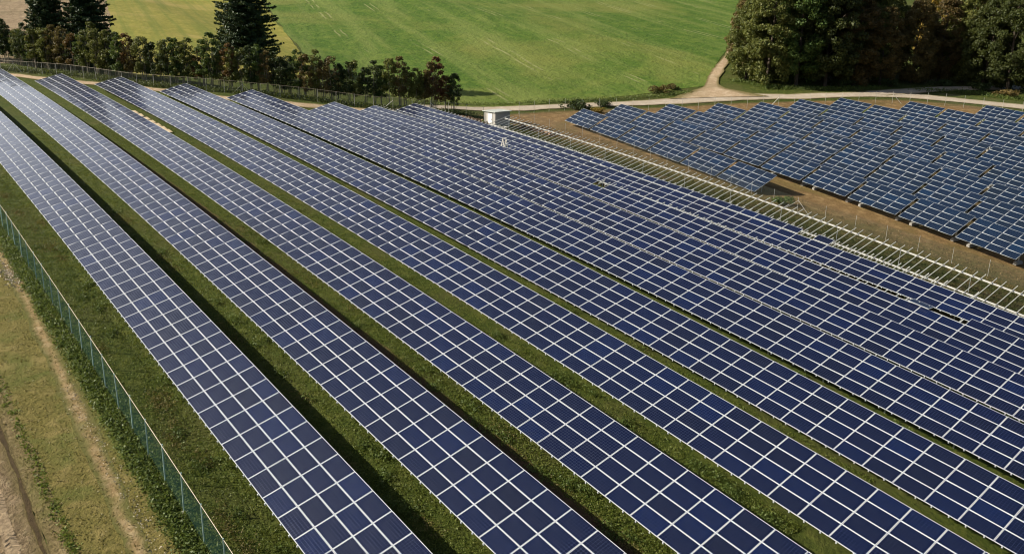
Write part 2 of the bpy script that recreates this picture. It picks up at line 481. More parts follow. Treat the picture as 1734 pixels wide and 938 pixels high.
def sheet(name, A, B, mat, off, step=1.2, across=1.2, jit=.15, kind='structure', sm=2):
    A = smooth_poly(A, sm); B = smooth_poly(B, sm)
    la = np.linalg.norm(np.diff(A, axis=0), axis=1).sum(); lb = np.linalg.norm(np.diff(B, axis=0), axis=1).sum()
    n = max(3, int(max(la, lb) / step))
    A = resample(A, la / n * .9999)[:n + 1]; B = resample(B, lb / n * .9999)[:n + 1]
    n = min(len(A), len(B)); A = A[:n]; B = B[:n]
    d = A - B; d /= np.linalg.norm(d, axis=1)[:, None] + 1e-9
    for P, sg in ((A, 1), (B, -1)):
        w = rng.normal(0, 1, n); w = np.convolve(w, np.ones(3) / 3, 'same') + .8 * np.convolve(rng.normal(0, 1, n), np.ones(9) / 9 * 2, 'same')
        P += sg * d * (w * jit)[:, None]
    wd = np.linalg.norm(A - B, axis=1).max()
    m = max(2, int(wd / across) + 1)
    t = np.linspace(0, 1, m)
    XY = A[:, None, :] * (1 - t)[None, :, None] + B[:, None, :] * t[None, :, None]
    Z = GZ(XY[..., 0], XY[..., 1]) + off
    V = np.concatenate([XY, Z[..., None]], -1).reshape(-1, 3)
    i, j = np.meshgrid(np.arange(n - 1), np.arange(m - 1), indexing='ij')
    a = (i * m + j).ravel(); F = np.stack([a, a + m, a + m + 1, a + 1], -1)
    tu = np.arange(n) * (la / n)
    U = np.stack([np.repeat(tu, m), np.tile(t, n)], -1)
    o = bpy.data.objects.new(name, fast_mesh(name, V, F, mats=[mat], uv=U[F.ravel()], smooth=True))
    link(o)
    return tag(o, kind=kind)


def sxy(L):
    return [tuple(gsite(x, y)[:2]) for x, y in L]


# far fields
sheet('green_field', [(122, -77.5), (144.5, -74.5), (156.9, -77.1), (196.3, -91.2), (233.3, -102.8), (268.6, -114.3), (340, -137), (900, -318)],
      [(106.8, -139.5), (110.0, -144), (118.5, -157), (130, -176), (150, -205), (202, -277.7), (300, -430), (640, -800)], M_field, .05, 4, 4, .5, sm=1)
sheet('meadow', [(150, -41), (168.1, -43.5), (180.4, -45.8), (210.8, -53.3), (257.9, -65.2), (320, -80.8), (900, -225)],
      [(141, -74), (156.9, -77.1), (196.3, -91.2), (233.3, -102.8), (268.6, -114.3), (340, -137), (900, -318)], M_meadow, .035, 4, 4, .5, sm=1)
sheet('stubble_field', [(186, -8), (205, 20), (250, 70), (330, 150), (900, 400)],
      [(168, -40), (180.4, -45.8), (210.8, -53.3), (257.9, -65.2), (320, -80.8), (900, -225)], M_stubble, .035, 4, 4, .5, sm=1)
# gravel roads and tracks
road_n = [(112, -66), (119.5, -80), (120.65, -88.76), (111.2, -110.47), (105.79, -124.09), (103.0, -131.7), (95.43, -143.47), (88.13, -152.48), (83.53, -162.04), (78.9, -167.24), (72.9, -169.44), (68.01, -171.07), (60.39, -174.36), (40, -184), (0, -210)]
road_s = [(108, -66), (114.8, -78), (117.09, -86.15), (108.67, -108.02), (102.75, -120.64), (99.17, -126.9), (92.91, -139.88), (85.9, -148.88), (80.8, -157.03), (76.0, -161.8), (70.73, -164.71), (65.85, -166.5), (57.9, -169.2), (37.5, -179), (-3, -205)]
sheet('gravel_road', road_n, road_s, M_road, .10, 1.0, 1.0, .2)
sheet('road_fork', [(84.6, -160.2), (81.5, -171.5), (78.4, -180.3), (75.6, -186.2), (70, -197), (58, -216)], [(80.0, -160.0), (78.0, -166.5), (75.4, -175.6), (72.8, -181.5), (67, -192), (54, -212)], M_road, .14, 1.0, 1.0, .2)
sheet('field_track', [(104.6, -124.6), (105.2, -130.5), (106.34, -138.38), (109.82, -142.15), (114.39, -149.8), (119.45, -158.72), (126.25, -170.19), (135.17, -184.81), (160, -222)],
      [(94.0, -141.5), (100.6, -140.6), (105.3, -140.6), (108.0, -144.0), (112.0, -151.0), (117.0, -158.9), (124.2, -170.4), (133.6, -185.6), (157, -223)], M_sand, .18, .8, .8, .25)
sheet('sandy_track', [(190, -12), (169.68, -22.66), (164.37, -26.22), (155.34, -30.22), (148.69, -34.45), (139.14, -41.66), (130.29, -45.51), (121.58, -54.57), (115.32, -63.31), (111.19, -71.45)],
      [(186, -12), (166.06, -22.1), (160.81, -25.58), (150.83, -29.26), (144.78, -33.48), (135.77, -40.61), (126.46, -44.12), (117.26, -52.59), (111.05, -60.94), (106.61, -68.44)], M_sand, .06, 1.0, .8, .25)
# left of the mesh fence
sheet('verge', sxy([(x, -2.75) for x in (0, 20, 40, 60, 80, 110, 150, 175)]), sxy([(x, -7.55) for x in (0, 20, 40, 60, 80, 110, 150, 175)]), M_verge, .03, .8, .5, .15)
sheet('soil_margin', sxy([(x, -2.45) for x in (-10, 30, 60, 90, 130, 172)]), sxy([(-10, -3.4), (30, -3.35), (46, -3.6), (60, -3.6), (90, -3.4), (172, -3.3)]), M_margin, .034, .5, .25, .1)
sheet('dirt_track', sxy([(0, -4.9), (20, -5.0), (31, -5.15), (43, -5.65), (54, -6.15), (66, -6.4), (90, -6.3), (140, -6.2)]), sxy([(0, -5.8), (20, -5.9), (31, -6.1), (43, -6.75), (54, -7.1), (66, -7.35), (90, -7.3), (140, -7.2)]), M_dirt, .036, .5, .25, .09)
sheet('ploughed_field', sxy([(x, 6.5) for x in (-40, 0, 40, 80, 120, 172)]), sxy([(x, 70) for x in (-40, 0, 40, 80, 120, 172)]), M_plough2, .038, 1.5, 1.5, .05)
sheet('ploughed_field', sxy([(x, 6.6) for x in (-40, 0, 40, 80, 120, 172)]), sxy([(x, y) for x, y in ((-40, -2.6), (0, -2.6), (32, -2.55), (46, -2.9), (60, -2.9), (90, -2.7), (130, -2.6), (172, -2.6))]), M_plough, .038, 1.0, 1.0, .08)
def tread_mat():
    m, nt, out = new_mat('tyre_tread_soil')
    tc = N(nt, 'ShaderNodeTexCoord'); uv = N(nt, 'ShaderNodeUVMap'); sp = N(nt, 'ShaderNodeSeparateXYZ'); nt.links.new(uv.outputs[0], sp.inputs[0])
    u = math_(nt, 'ADD', sp.outputs[0], math_(nt, 'MULTIPLY', math_(nt, 'ABSOLUTE', math_(nt, 'SUBTRACT', sp.outputs[1], .5)), .35))
    u = math_(nt, 'ADD', u, math_(nt, 'MULTIPLY', noise(nt, tc.outputs['Object'], 3.0, 3), .12))
    w = math_(nt, 'ABSOLUTE', math_(nt, 'SUBTRACT', math_(nt, 'FRACT', math_(nt, 'MULTIPLY', u, 3.6)), .5))
    bar = math_(nt, 'MULTIPLY', maprange(nt, w, .18, .34), maprange(nt, noise(nt, tc.outputs['Object'], .45, 3), .46, .58))
    f = noise(nt, tc.outputs['Object'], 4.5, 6, .7)
    c = mixc(nt, maprange(nt, f, .3, .7), (.20, .14, .075), (.38, .28, .16))
    p = N(nt, 'ShaderNodeBsdfPrincipled'); p.inputs['Roughness'].default_value = .95; nt.links.new(c, p.inputs['Base Color'])
    b = N(nt, 'ShaderNodeBump'); b.inputs['Strength'].default_value = 1.0; b.inputs['Distance'].default_value = .16
    nt.links.new(math_(nt, 'ADD', math_(nt, 'MULTIPLY', f, .5), math_(nt, 'MULTIPLY', bar, -1.0)), b.inputs['Height']); nt.links.new(b.outputs[0], p.inputs['Normal'])
    nt.links.new(p.outputs[0], out.inputs[0]); return m


M_tread = tread_mat()
sheet('tyre_track', sxy([(-10, -1.05), (30, -1.1), (60, -1.25), (120, -1.2)]), sxy([(-10, -1.6), (30, -1.65), (60, -1.8), (120, -1.75)]), M_tread, .042, .4, .2, .03)
sheet('tyre_track', sxy([(-10, .65), (30, .6), (60, .45), (120, .5)]), sxy([(-10, .1), (30, .05), (60, -.1), (120, -.05)]), M_tread, .042, .4, .2, .03)
sheet('wheel_rut', sxy([(-10, -2.3), (30, -2.28), (46, -2.5), (60, -2.55), (120, -2.4)]), sxy([(-10, -2.5), (30, -2.48), (46, -2.7), (60, -2.75), (120, -2.6)]), M_trench, .044, .4, .2, .05)
# bare strips among the arrays
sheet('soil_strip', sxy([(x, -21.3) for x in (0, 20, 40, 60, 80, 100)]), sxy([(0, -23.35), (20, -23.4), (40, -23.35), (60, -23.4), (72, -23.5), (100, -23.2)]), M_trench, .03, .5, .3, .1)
sheet('weedy_strip', sxy([(x, -65.5) for x in (0, 20, 40, 60, 80, 97)]), sxy([(0, -84.0), (20, -83.5), (40, -83.0), (60, -82.6), (80, -82.5), (97, -84)]), M_rough, .03, 1.0, 1.0, .35)
sheet('dry_grass', sxy([(-30, -83), (0, -81.5), (20, -81.0), (40, -80.5), (60, -80.5), (80, -80), (97, -80), (105, -84)]), sxy([(-30, -190), (0, -172), (20, -163), (36, -158), (52, -153), (66, -146), (78, -138), (86, -126), (94, -112), (101, -98)]), M_brown, .05, 1.0, 1.0, .35)
M_under_shade = ground_mat('painted_shade_soil', (.045, .035, .016), (.085, .062, .028), (.13, .092, .042), patch=(.05, .05, .016), patch_amt=.6, s_fine=5, s_mid=.9, s_big=.18, bump=.8)  # weedy soil with the tables' shade put into its colour, darkens the gaps
sheet('under_array_shade', sxy([(-30, -96), (0, -98.5), (20, -97.0), (40, -94.8), (60, -99.0), (80, -96.5), (92, -95.5)]), sxy([(-30, -186), (0, -168), (20, -160), (36, -155), (52, -150), (64, -143), (75, -135), (83, -123), (91, -109)]), M_under_shade, .056, 1.0, 1.0, .3)
sheet('dry_verge', [(111.5, -84), (113.0, -93.5), (106.3, -108.8), (100.8, -121.3), (90.8, -140.2), (83.9, -149.2), (78.8, -157.2), (73.5, -162.4), (64, -166), (54, -167.5), (36, -175)],
      [(104, -84), (101.5, -96), (98, -108), (92, -122), (84, -140), (74, -149), (64, -152), (56, -156), (50, -160), (44, -163), (26, -170)], M_brown, .04, 1.2, 1.2, .3)


# ------------------------------------------------------------------ solar panels
PA, PB = 1.67, 1.01
PL, PW, FT = 1.65, 0.992, 0.045      # module length, width, frame depth


def panel_glass_mesh(mat):
    e = .026
    x0, x1, y0, y1 = -PL / 2 + e, PL / 2 - e, -PW / 2 + e, PW / 2 - e
    z = FT - .004
    V = [(x0, y0, z), (x1, y0, z), (x1, y1, z), (x0, y1, z)]
    return fast_mesh('solar_panel', V, [(0, 1, 2, 3)], mats=[mat], uv=[(0, 0), (1, 0), (1, 1), (0, 1)])


def panel_frame_mb(clamp=False):
    b = MB(); e = .026
    x, y = PL / 2, PW / 2
    b.abox((-x, -y, 0), (x, -y + e, FT)); b.abox((-x, y - e, 0), (x, y, FT))
    b.abox((-x, -y + e, 0), (-x + e, y - e, FT - .0015)); b.abox((x - e, -y + e, 0), (x, y - e, FT - .0015))
    b.quad((-x + e, y - e, .006), (x - e, y - e, .006), (x - e, -y + e, .006), (-x + e, -y + e, .006))   # backsheet seen from below
    if clamp:
        for cx in (-x * .52, x * .52): b.abox((cx - .03, -y - .07, -.05), (cx + .03, -y, FT + .012))
    return b


ME_glass = panel_glass_mesh(M_panel)
ME_frame = panel_frame_mb().mesh('frame', M_alu)
ME_frame_c = panel_frame_mb(True).mesh('frame', M_alu)
fr = panel_frame_mb()


def full_panel_arrays():
    """combined panel for merging: verts, faces, material index, uv"""
    V = list(fr.v); F = list(fr.f); n = len(V)
    e = .026; z = FT - .004
    V += [(-PL / 2 + e, -PW / 2 + e, z), (PL / 2 - e, -PW / 2 + e, z), (PL / 2 - e, PW / 2 - e, z), (-PL / 2 + e, PW / 2 - e, z)]
    F.append((n, n + 1, n + 2, n + 3))
    mi = [1] * (len(F) - 1) + [0]
    uv = np.zeros((len(F), 4, 2)); uv[-1] = [(0, 0), (1, 0), (1, 1), (0, 1)]
    return np.array(V), np.array(F), np.array(mi), uv


FV, FF, FM, FUV = full_panel_arrays()
ME_table_panel = fast_mesh('solar_panel', FV, FF, mats=[M_panel_r, M_alu_r], mi=FM, uv=FUV.reshape(-1, 2))


class Row:
    """a long row whose lower edge follows y, z0 + s x + (Q + q2) x^2 in the site frame"""
    def __init__(s, y, z, x0, sl=0., q2=0., tilt=TILT): s.y, s.z, s.x0, s.s, s.q2, s.t = y, z, x0, sl, q2, tilt
    def P(s, x, j, lift=0.0):
        x = np.asarray(x, float)
        ct, st = math.cos(s.t), math.sin(s.t)
        return S(x, s.y - j * PB * ct - lift * 0, s.z + s.s * x + (Q + s.q2) * x * x + j * PB * st + lift)
    def axes(s, x):
        t = E1 + (s.s + 2 * (Q + s.q2) * x) * E3; t /= np.linalg.norm(t)
        u = -math.cos(s.t) * E2 + math.sin(s.t) * E3; u -= t * (u @ t); u /= np.linalg.norm(u)
        n = np.cross(u, t)
        if n[2] < 0: n = -n
        return t, u, n
    def M(s, x, j):
        """frame for a panel centred at (x, j); local x must give a right-handed frame"""
        t, u, n = s.axes(x)
        p = s.P(x, j)
        ax = np.cross(u, n)
        M = np.eye(4); M[:3, 0] = ax; M[:3, 1] = u; M[:3, 2] = n; M[:3, 3] = p
        return M
    def X(s, i): return s.x0 - i * PA


ROWS = [Row(-11.015, -.012, 31.278), Row(-17.469, .265, 26.535), Row(-24.087, .225, 25.375), Row(-30.477, .367, 20.728), Row(-37.194, -.013, 16.181),
        Row(-43.721, -.196, 21.698), Row(-50.458, -.637, 23.829), Row(-57.3795, -1.6441, 19.4649, .0235, -.0002), Row(-64.516, -2.1502, 24.9307, .0078, -.0001)]
FAR = [-82, -79, -73, -70, -67, -58, -49, -51, -49]
ORD = ['first', 'second', 'third', 'fourth', 'fifth', 'sixth', 'seventh', 'eighth', 'ninth', 'tenth']
ROW_LABEL = ['first solar row beside the green mesh fence, whitish at its far end', 'second solar row from the green mesh fence, dark soil strip along its back',
             'third solar row from the green mesh fence, tan boards lying behind it', 'fourth solar row from the green mesh fence, dark tree reflections at its far end',
             'fifth solar row from the green mesh fence, between two narrow grass gaps', 'sixth solar row from the green mesh fence, its far end mirroring dark trees',
             'seventh solar row from the green mesh fence, top edge overlapping the unfinished rows', 'unfinished solar row with bare rail stubs where its top panels are missing',
             'unfinished solar row just in front of the bare white mounting frame']
INV = lambda M, o: Matrix([list(map(float, r)) for r in M])


def inside(P):
    return (P[..., 0] > 0) & (P[..., 0] < 1) & (P[..., 1] > 0) & (P[..., 1] < 1) & (P[..., 2] > 1)


def present(r, i, j):
    """is there a module at column i (0 = reference), course j, of row r; returns extra offset up-slope or None"""
    if r == 7:
        if i == -23 and j == 2: return None
        if j == 3: return 0.0 if i >= 0 else None
        return 0.0
    if r == 8:
        if j == 3: return 0.12 if (i <= -9 or i == -7) else None
        return 0.0
    return 0.0


def jit_rot(a=.0055):
    x, y, z = rng.normal(0, a, 3)
    return np.array([[1, -z * .2, y], [z * .2, 1, -x], [-y, x, 1]])


def clip_area(P):
    a = np.clip(P[:, :2], 0, 1)
    x, y = a[:, 0], a[:, 1]
    return .5 * abs(np.dot(x, np.roll(y, -1)) - np.dot(y, np.roll(x, -1)))


for r, R in enumerate(ROWS):
    items = []
    i = FAR[r]
    vis_last = None
    while True:
        xc = R.x0 - (i + .5) * PA
        if xc < -12: break
        c = np.array([R.P(xc + a * PA / 2, j) for a, j in ((1, 0), (-1, 0), (-1, 4), (1, 4))])
        pc = proj(c)
        if inside(pc).any(): vis_last = i
        if vis_last is not None and i > vis_last + 5: break
        for j in range(4):
            o = present(r, i, j)
            if o is None: continue
            q = proj(np.array([R.P(xc + a * PA / 2, j + o + b) for a, b in ((1, 0), (-1, 0), (-1, 1), (1, 1))]))
            ar = clip_area(q) if (q[:, 2] > 1).all() else 0
            items.append((ar, i, j, o))
        i += 1
    i_near = i - 1
    root = empty('solar_row', R.P(R.x0, 0) * 0 + gsite(R.x0, R.y - 2))
    tag(root, ROW_LABEL[r], 'solar array', 'long solar rows on the grass slope')
    rl = np.array(root.location)
    items.sort(key=lambda t: -t[0])
    near, rest = items[:100], items[100:]
    for ar, i, j, o in near:
        M = R.M(R.x0 - (i + .5) * PA, j + .5 + o); M[:3, 3] -= rl; M[:3, :3] = M[:3, :3] @ jit_rot()
        p = link(bpy.data.objects.new('solar_panel', ME_glass), root); p.matrix_local = Matrix(M.tolist())
        link(bpy.data.objects.new('frame', ME_frame_c if j == 0 else ME_frame), p)
    if rest:
        Vs, Fs = [], []
        k = 0
        for ar, i, j, o in rest:
            M = R.M(R.x0 - (i + .5) * PA, j + .5 + o); M[:3, 3] -= rl; M[:3, :3] = M[:3, :3] @ jit_rot()
            Vs.append(FV @ M[:3, :3].T + M[:3, 3]); Fs.append(FF + k); k += len(FV)
        me = fast_mesh('solar_panels', np.concatenate(Vs), np.concatenate(Fs), mats=[M_panel, M_alu], mi=np.tile(FM, len(rest)), uv=np.tile(FUV.reshape(-1, 2), (len(rest), 1)))
        tag(link(bpy.data.objects.new('solar_panels', me), root), kind='stuff')
    xa, xb = R.X(i_near + 1), R.X(FAR[r])
    # two long purlins under the modules
    for jj in (.75, 3.15):
        b = MB(); xs_ = np.arange(xa + .1, xb - .05, 4.2)
        for u0, u1 in zip(xs_[:-1], xs_[1:]):
            A = R.P(u0, jj); B = R.P(u1, jj); t, u, n = R.axes((u0 + u1) / 2)
            b.box((A + B) / 2 - n * .13 - rl, (B - A) / 2, u * .04, n * .06)
        b.build('purlin', M_rail, root)
    # steel posts: a short front leg and a tall back leg joined by a rafter
    PS = 4.18
    xp = xb - 1.0
    k = 0
    while xp > xa and k < 45:
        b = MB(); t, u, n = R.axes(xp)
        A = R.P(xp, .75) - n * .24; B = R.P(xp, 3.65) - n * .24
        b.box((A + B) / 2 - rl, (B - A) / 2, t * .03, n * .045)
        for jj in (1.1, 3.3):
            T_ = R.P(xp, jj) - n * .24; zb = GZ(T_[0], T_[1]) - .25
            b.box((T_ + [T_[0], T_[1], zb]) / 2 - rl, (.04, 0, 0), (0, .04, 0), (0, 0, (T_[2] - zb) / 2))
        b.build('post', M_galv, root)
        xp -= PS; k += 1
    # bare rails where modules are missing
    if r in (7, 8):
        n_r = 0
        for i in range(FAR[r], i_near):
            for fi in (.24, .76):
                if r == 7:
                    if i >= 0: continue
                    j0, j1 = 2.6, 3.55
                else:
                    if i > 3 or i < FAR[r]: continue
                    j0, j1 = (3.6, 4.55) if present(r, i, 3) is not None else (2.7, 4.3)
                if n_r >= 98 and (i + int(fi > .5)) % 2: continue
                xx = R.x0 - (i + fi) * PA + rnd.uniform(-.03, .03)
                t, u, n = R.axes(xx); A = R.P(xx, j0); B = R.P(xx, j1 + rnd.uniform(-.06, .06))
                if n_r < 100:
                    b = MB(); b.box((A + B) / 2 - n * .03 - rl, (B - A) / 2, t * .036, n * .03)
                    b.build('rail', M_rail, root); n_r += 1
        b = MB()
        for x0_, x1_ in ((xa + .2, (xa + xb) / 2), ((xa + xb) / 2, xb - .2)):
            pass

# purlin visible through the gap of the unfinished rows
for r, jj, ia, ib in ((7, 3.02, -51, -30), (8, 3.06, -49, 3)):
    R = ROWS[r]; root = [o for o in scene.objects if o.get('label') == ROW_LABEL[r]][0]; rl = np.array(root.location)
    b = MB(); xs_ = np.linspace(R.X(ib), R.X(ia), 20)
    for u0, u1 in zip(xs_[:-1], xs_[1:]):
        A = R.P(u0, jj); B = R.P(u1, jj); t, u, n = R.axes((u0 + u1) / 2)
        b.box((A + B) / 2 - n * .1 - rl, (B - A) / 2, u * .035, n * .04)
    b.build('purlin', M_purl, root)

# ------------------------------------------------------------------ bare mounting frame (row ten)
R10 = Row(-70.8098, -2.9003, 39.3852, .0288, -.0002)
root = empty('mounting_frame', gsite(60, -73)); rl = np.array(root.location)
tag(root, 'bare white mounting frame of long purlins and cross rails without any panels', 'mounting frame')
xa, xb = 8.0, 90.5
for jj in (-.05, 2.72):
    b = MB(); xs_ = np.linspace(xa, xb, 24)
    for u0, u1 in zip(xs_[:-1], xs_[1:]):
        A = R10.P(u0, jj); B = R10.P(u1, jj); t, u, n = R10.axes((u0 + u1) / 2)
        b.box((A + B) / 2 - n * .09 - rl, (B - A) / 2, u * .07, n * .045)
    b.build('purlin', M_purl, root)
k = 0
for i in range(-31, 19):
    for fi in (-.02, .42):
        xx = R10.x0 - (i + fi) * PA + rnd.uniform(-.03, .03)
        if xx > xb or k >= 100: continue
        t, u, n = R10.axes(xx); A = R10.P(xx, -.6); B = R10.P(xx, 3.6 + rnd.uniform(-.05, .05))
        b = MB(); b.box((A + B) / 2 - rl, (B - A) / 2, t * .025, n * .03)
        b.build('rail', M_rail, root); k += 1
xp = xb - 1
while xp > xa:
    b = MB(); t, u, n = R10.axes(xp)
    for jj in (-.05, 2.72):
        T_ = R10.P(xp, jj) - n * .14; zb = GZ(T_[0], T_[1]) - .2
        b.box((T_ + [T_[0], T_[1], zb]) / 2 - rl, (.02, 0, 0), (0, .02, 0), (0, 0, max(.05, (T_[2] - zb) / 2)))
    b.build('post', M_galv, root); xp -= 6.5

# ------------------------------------------------------------------ right-hand array: tables of 4 x 4 modules
W = [-91.0733, -98.9613, -106.8692, -114.7939, -122.6377, -130.5215, -137.9486, -145.4863, -153.0387, -5.2099, -4.9228, -4.8766, -4.6817, -4.6026, -4.3628, -4.3167, -4.0532, -3.7038, 97.6742, 96.4279, 92.0356, 87.3974, 83.8477, 80.929, 77.2447, 67.6158, 57.4181, 0.0022, -0.0072, -0.0094, -0.0007, -0.0036, -0.009, -0.0205, -0.0237, -0.0281, 0.4432, 0.3492, -0.0001, -0.1384]
ty, tz, tx, ts = W[0:9], W[9:18], W[18:27], W[27:36]; TT, TGAP, TQ2, TYAW = W[36:40]


def TP(r, x, j):
    u = x - 90
    ct, st = math.cos(TT), math.sin(TT)
    return S(x + j * PB * ct * TYAW, ty[r] + TYAW * u - j * PB * ct, tz[r] + ts[r] * u + TQ2 * u * u + Q * x * x + j * PB * st)


proto = None
RANK = ['front rank', 'second rank', 'third rank', 'fourth rank', 'fifth rank', 'sixth rank', 'seventh rank', 'eighth rank', 'ninth rank']


def table_frame(r, x_far):
    o = TP(r, x_far, 0); fx = TP(r, x_far - 4 * PA, 0); up = TP(r, x_far - 2 * PA, 4) - TP(r, x_far - 2 * PA, 0)
    t = o - fx; t /= np.linalg.norm(t); u = up - t * (up @ t); u /= np.linalg.norm(u); n = np.cross(u, t)
    if n[2] < 0: n = -n
    M = np.eye(4); M[:3, 0] = np.cross(u, n); M[:3, 1] = u; M[:3, 2] = n; M[:3, 3] = (o + fx) / 2
    return M


def build_table(M, clear):
    """table whose lower-edge middle is the frame origin; legs drop vertically by clear"""
    root = empty('solar_table', (0, 0, 0))
    for a in range(4):
        for j in range(4):
            p = link(bpy.data.objects.new('solar_panel', ME_table_panel), root)
            p.location = ((a - 1.5) * PA, (j + .5) * PB, 0)
    dn = np.array(M)[:3, :3].T @ np.array([0, 0, -1.0])     # vertical in table space
    for sx in (-1, 1):
        b = MB()
        top = np.array([sx * 2.6, 2.15, -.24])
        side = np.cross(dn, (1, 0, 0)); side /= np.linalg.norm(side)
        L = clear + .75
        b.box(top + dn * L / 2, dn * L / 2, np.array([.055, 0, 0]), side * .055)
        b.box((sx * 2.6, 2.0, -.2), (.035, 0, 0), (0, 1.75, 0), (0, 0, .05))
        b.box(np.array([sx * 2.6, 1.5, -.28]) + dn * .25, np.array([0, .5, -.0]) + dn * -.22, np.array([.025, 0, 0]), np.array([0, .0, .03]))
        b.build('post', M_galv, root)
        f = MB(); c = top + dn * (L - .08)
        f.box(c, side * .62, np.array([.18, 0, 0]), dn * .13)
        f.box(c + dn * -.08, side * .5, np.array([.14, 0, 0]), dn * .13)
        f.build('foundation', M_conc, root)
    for yy in (.8, 3.2):
        b = MB(); b.box((0, yy, -.09), (3.3, 0, 0), (0, .035, 0), (0, 0, .055)); b.build('purlin', M_rail, root)
    return root


def copy_tree(o, parent=None):
    c = o.copy(); scene.collection.objects.link(c); c.parent = parent
    for ch in list(o.children): copy_tree(ch, c)
    return c


SPECIAL = {(0, 0): 'front-rank solar table nearest the hut, at the far end of its rank', (0, 5): 'front-rank solar table at the near end, bare concrete foundation showing beside it'}
n_tab = 0
for r in range(9):
    seen = 0; k = 0
    while True:
        xf = tx[r] - k * (4 * PA + TGAP)
        if r == 0 and k > 5: break
        c = proj(np.array([TP(r, xf - a * PA, j) for a, j in ((0, 0), (4, 0), (0, 4), (4, 4))]))
        vis = bool(inside(c).any())
        if not vis and (seen or k > 4): break
        seen += vis
        M = table_frame(r, xf)
        mid = M[:3, 3] + M[:3, 1] * 1.75
        clear = max(.5, mid[2] - float(GZ(mid[0], mid[1])))
        if proto is None:
            proto = build_table(M, .95); o = proto
        else: o = copy_tree(proto)
        o.matrix_local = Matrix(M.tolist())
        lab = SPECIAL.get((r, k), 'solar table in %s of the right-hand array, %s from its far end' % (RANK[r], ORD[k]))
        tag(o, lab, 'solar panel table', 'four by four solar tables right of the bare strip')
        n_tab += 1; k += 1
        if k > 9: break

# loose module lying in the gap of the unfinished row, mirroring the bright sky
R = ROWS[7]; xx = R.X(-2.1)
o = empty('loose_panel', R.P(xx, 3.3)); rl = np.array(o.location)
tag(o, 'loose solar panel lying flat between rail stubs, mirroring the pale sky', 'solar panel')
t, u, n = R.axes(xx); a = math.radians(-19); u2 = u * math.cos(a) + n * math.sin(a); n2 = np.cross(u2, t); n2 = -n2 if n2[2] < 0 else n2
M = np.eye(4); M[:3, 0] = np.cross(u2, n2); M[:3, 1] = u2; M[:3, 2] = n2; M[:3, 3] = n * .03
p = link(bpy.data.objects.new('cells', ME_glass), o); p.matrix_local = Matrix(M.tolist())
p = link(bpy.data.objects.new('frame', ME_frame), o); p.matrix_local = Matrix(M.tolist())


# ------------------------------------------------------------------ fences
def fence(name, label, pts, spacing, height, m_post, m_mesh, r_post=.03, braces=(), start=0.0, foot=False, wire=True):
    P = resample(pts, .25); s = np.concatenate([[0], np.cumsum(np.linalg.norm(np.diff(P, axis=0), axis=1))])
    at = lambda d: np.array([np.interp(d, s, P[:, 0]), np.interp(d, s, P[:, 1])])
    ds = np.arange(start, s[-1], spacing)[:100]
    p0 = at(ds[0]); z0 = float(GZ(*p0))
    root = empty(name, (p0[0], p0[1], z0)); tag(root, label, 'fence'); rl = np.array([p0[0], p0[1], z0])
    b = MB(); b.tube([(0, 0, -.2), (0, 0, height)], r_post, 6); b.tube([(0, 0, height), (0, 0, height + .03)], r_post * 1.25, 6)
    mp = b.mesh('post', m_post)
    b = MB(); b.tube([(0, 0, -.1), (.02, .01, .09)], [.17, .11], 7); mf = b.mesh('footing', M_conc)
    loc = []
    for d in ds:
        q = at(d); z = float(GZ(*q)); loc.append((q[0], q[1], z))
        o = link(bpy.data.objects.new('post', mp), root); o.location = tuple(np.array([q[0], q[1], z]) - rl)
        o.rotation_euler = (rnd.uniform(-.02, .02), rnd.uniform(-.02, .02), rnd.uniform(0, 6))
        if foot:
            f = link(bpy.data.objects.new('footing', mf), o); f.rotation_euler = (0, 0, rnd.uniform(0, 6))
    dd = np.linspace(ds[0], ds[-1], int((ds[-1] - ds[0]) / 1.0) + 2)
    Q_ = np.array([at(d) for d in dd]); Z = GZ(Q_[:, 0], Q_[:, 1])
    V = np.concatenate([np.c_[Q_, Z + .04], np.c_[Q_, Z + height - .03]]) - rl
    n = len(dd); F = [(i, i + 1, n + i + 1, n + i) for i in range(n - 1)]
    o = link(bpy.data.objects.new('wire_mesh', fast_mesh('wire_mesh', V, F, mats=[m_mesh])), root)
    if wire:
        b = MB(); b.tube([np.array([q[0], q[1], z + height - .02]) - rl for q, z in zip(Q_, Z)], .014, 4); b.build('top_wire', M_wire, root)
    for bi, sides in braces:
        if bi >= len(loc): continue
        a = np.array(loc[bi]); 
        for sg in sides:
            dq = at(min(max(ds[bi] + sg * 1.7, 0), s[-1])); zf = float(GZ(*dq))
            b = MB(); b.tube([a + [0, 0, height * .8] - rl, np.array([dq[0], dq[1], zf]) - rl], .04 if len(sides) == 1 else .022, 5); b.build('brace', M_brace if len(sides) == 1 else M_post2, root)
    return root


fence('mesh_fence', 'green wire mesh fence running along the grass beside the nearest solar row', sxy([(28.94 - 2.58 * 4, -8.05), (40, -8.06), (60, -8.07), (100, -8.03), (140, -8.0), (160, -8.0)]), 2.58, 2.05, M_post, M_mesh_green, .034, start=0.0, foot=True)
fence('wire_fence', 'thin grey wire fence with braced posts in front of the hedge trees', [(173.56, -21.46), (166.23, -25.66), (156.02, -32.54), (143.2, -38.5), (135.0, -45.35), (127.61, -52.42), (121.22, -59.31), (114.77, -65.07), (110.67, -71.11), (108.6, -79.0), (106.9, -84.5)], 3.0, 1.95, M_post2, M_mesh_grey, .027, braces=((3, (-1, 1)), (18, (-1, 1)), (26, (-1,)), (28, (1,))))
fence('wire_fence', 'low wire fence between the bare mounting frame and the dry brown strip', [(105.5, -88.5), (96, -88.8), (86, -89.4), (78.0, -88.9), (74.2, -88.0), (66.2, -88.5), (53.0, -86.6), (50.2, -86.4), (42.2, -86.9), (36.3, -86.7), (27, -86.6), (15, -86.4)], 3.6, 1.75, M_post2, M_mesh_grey, .017, braces=((15, (-1, 1)),), wire=False)
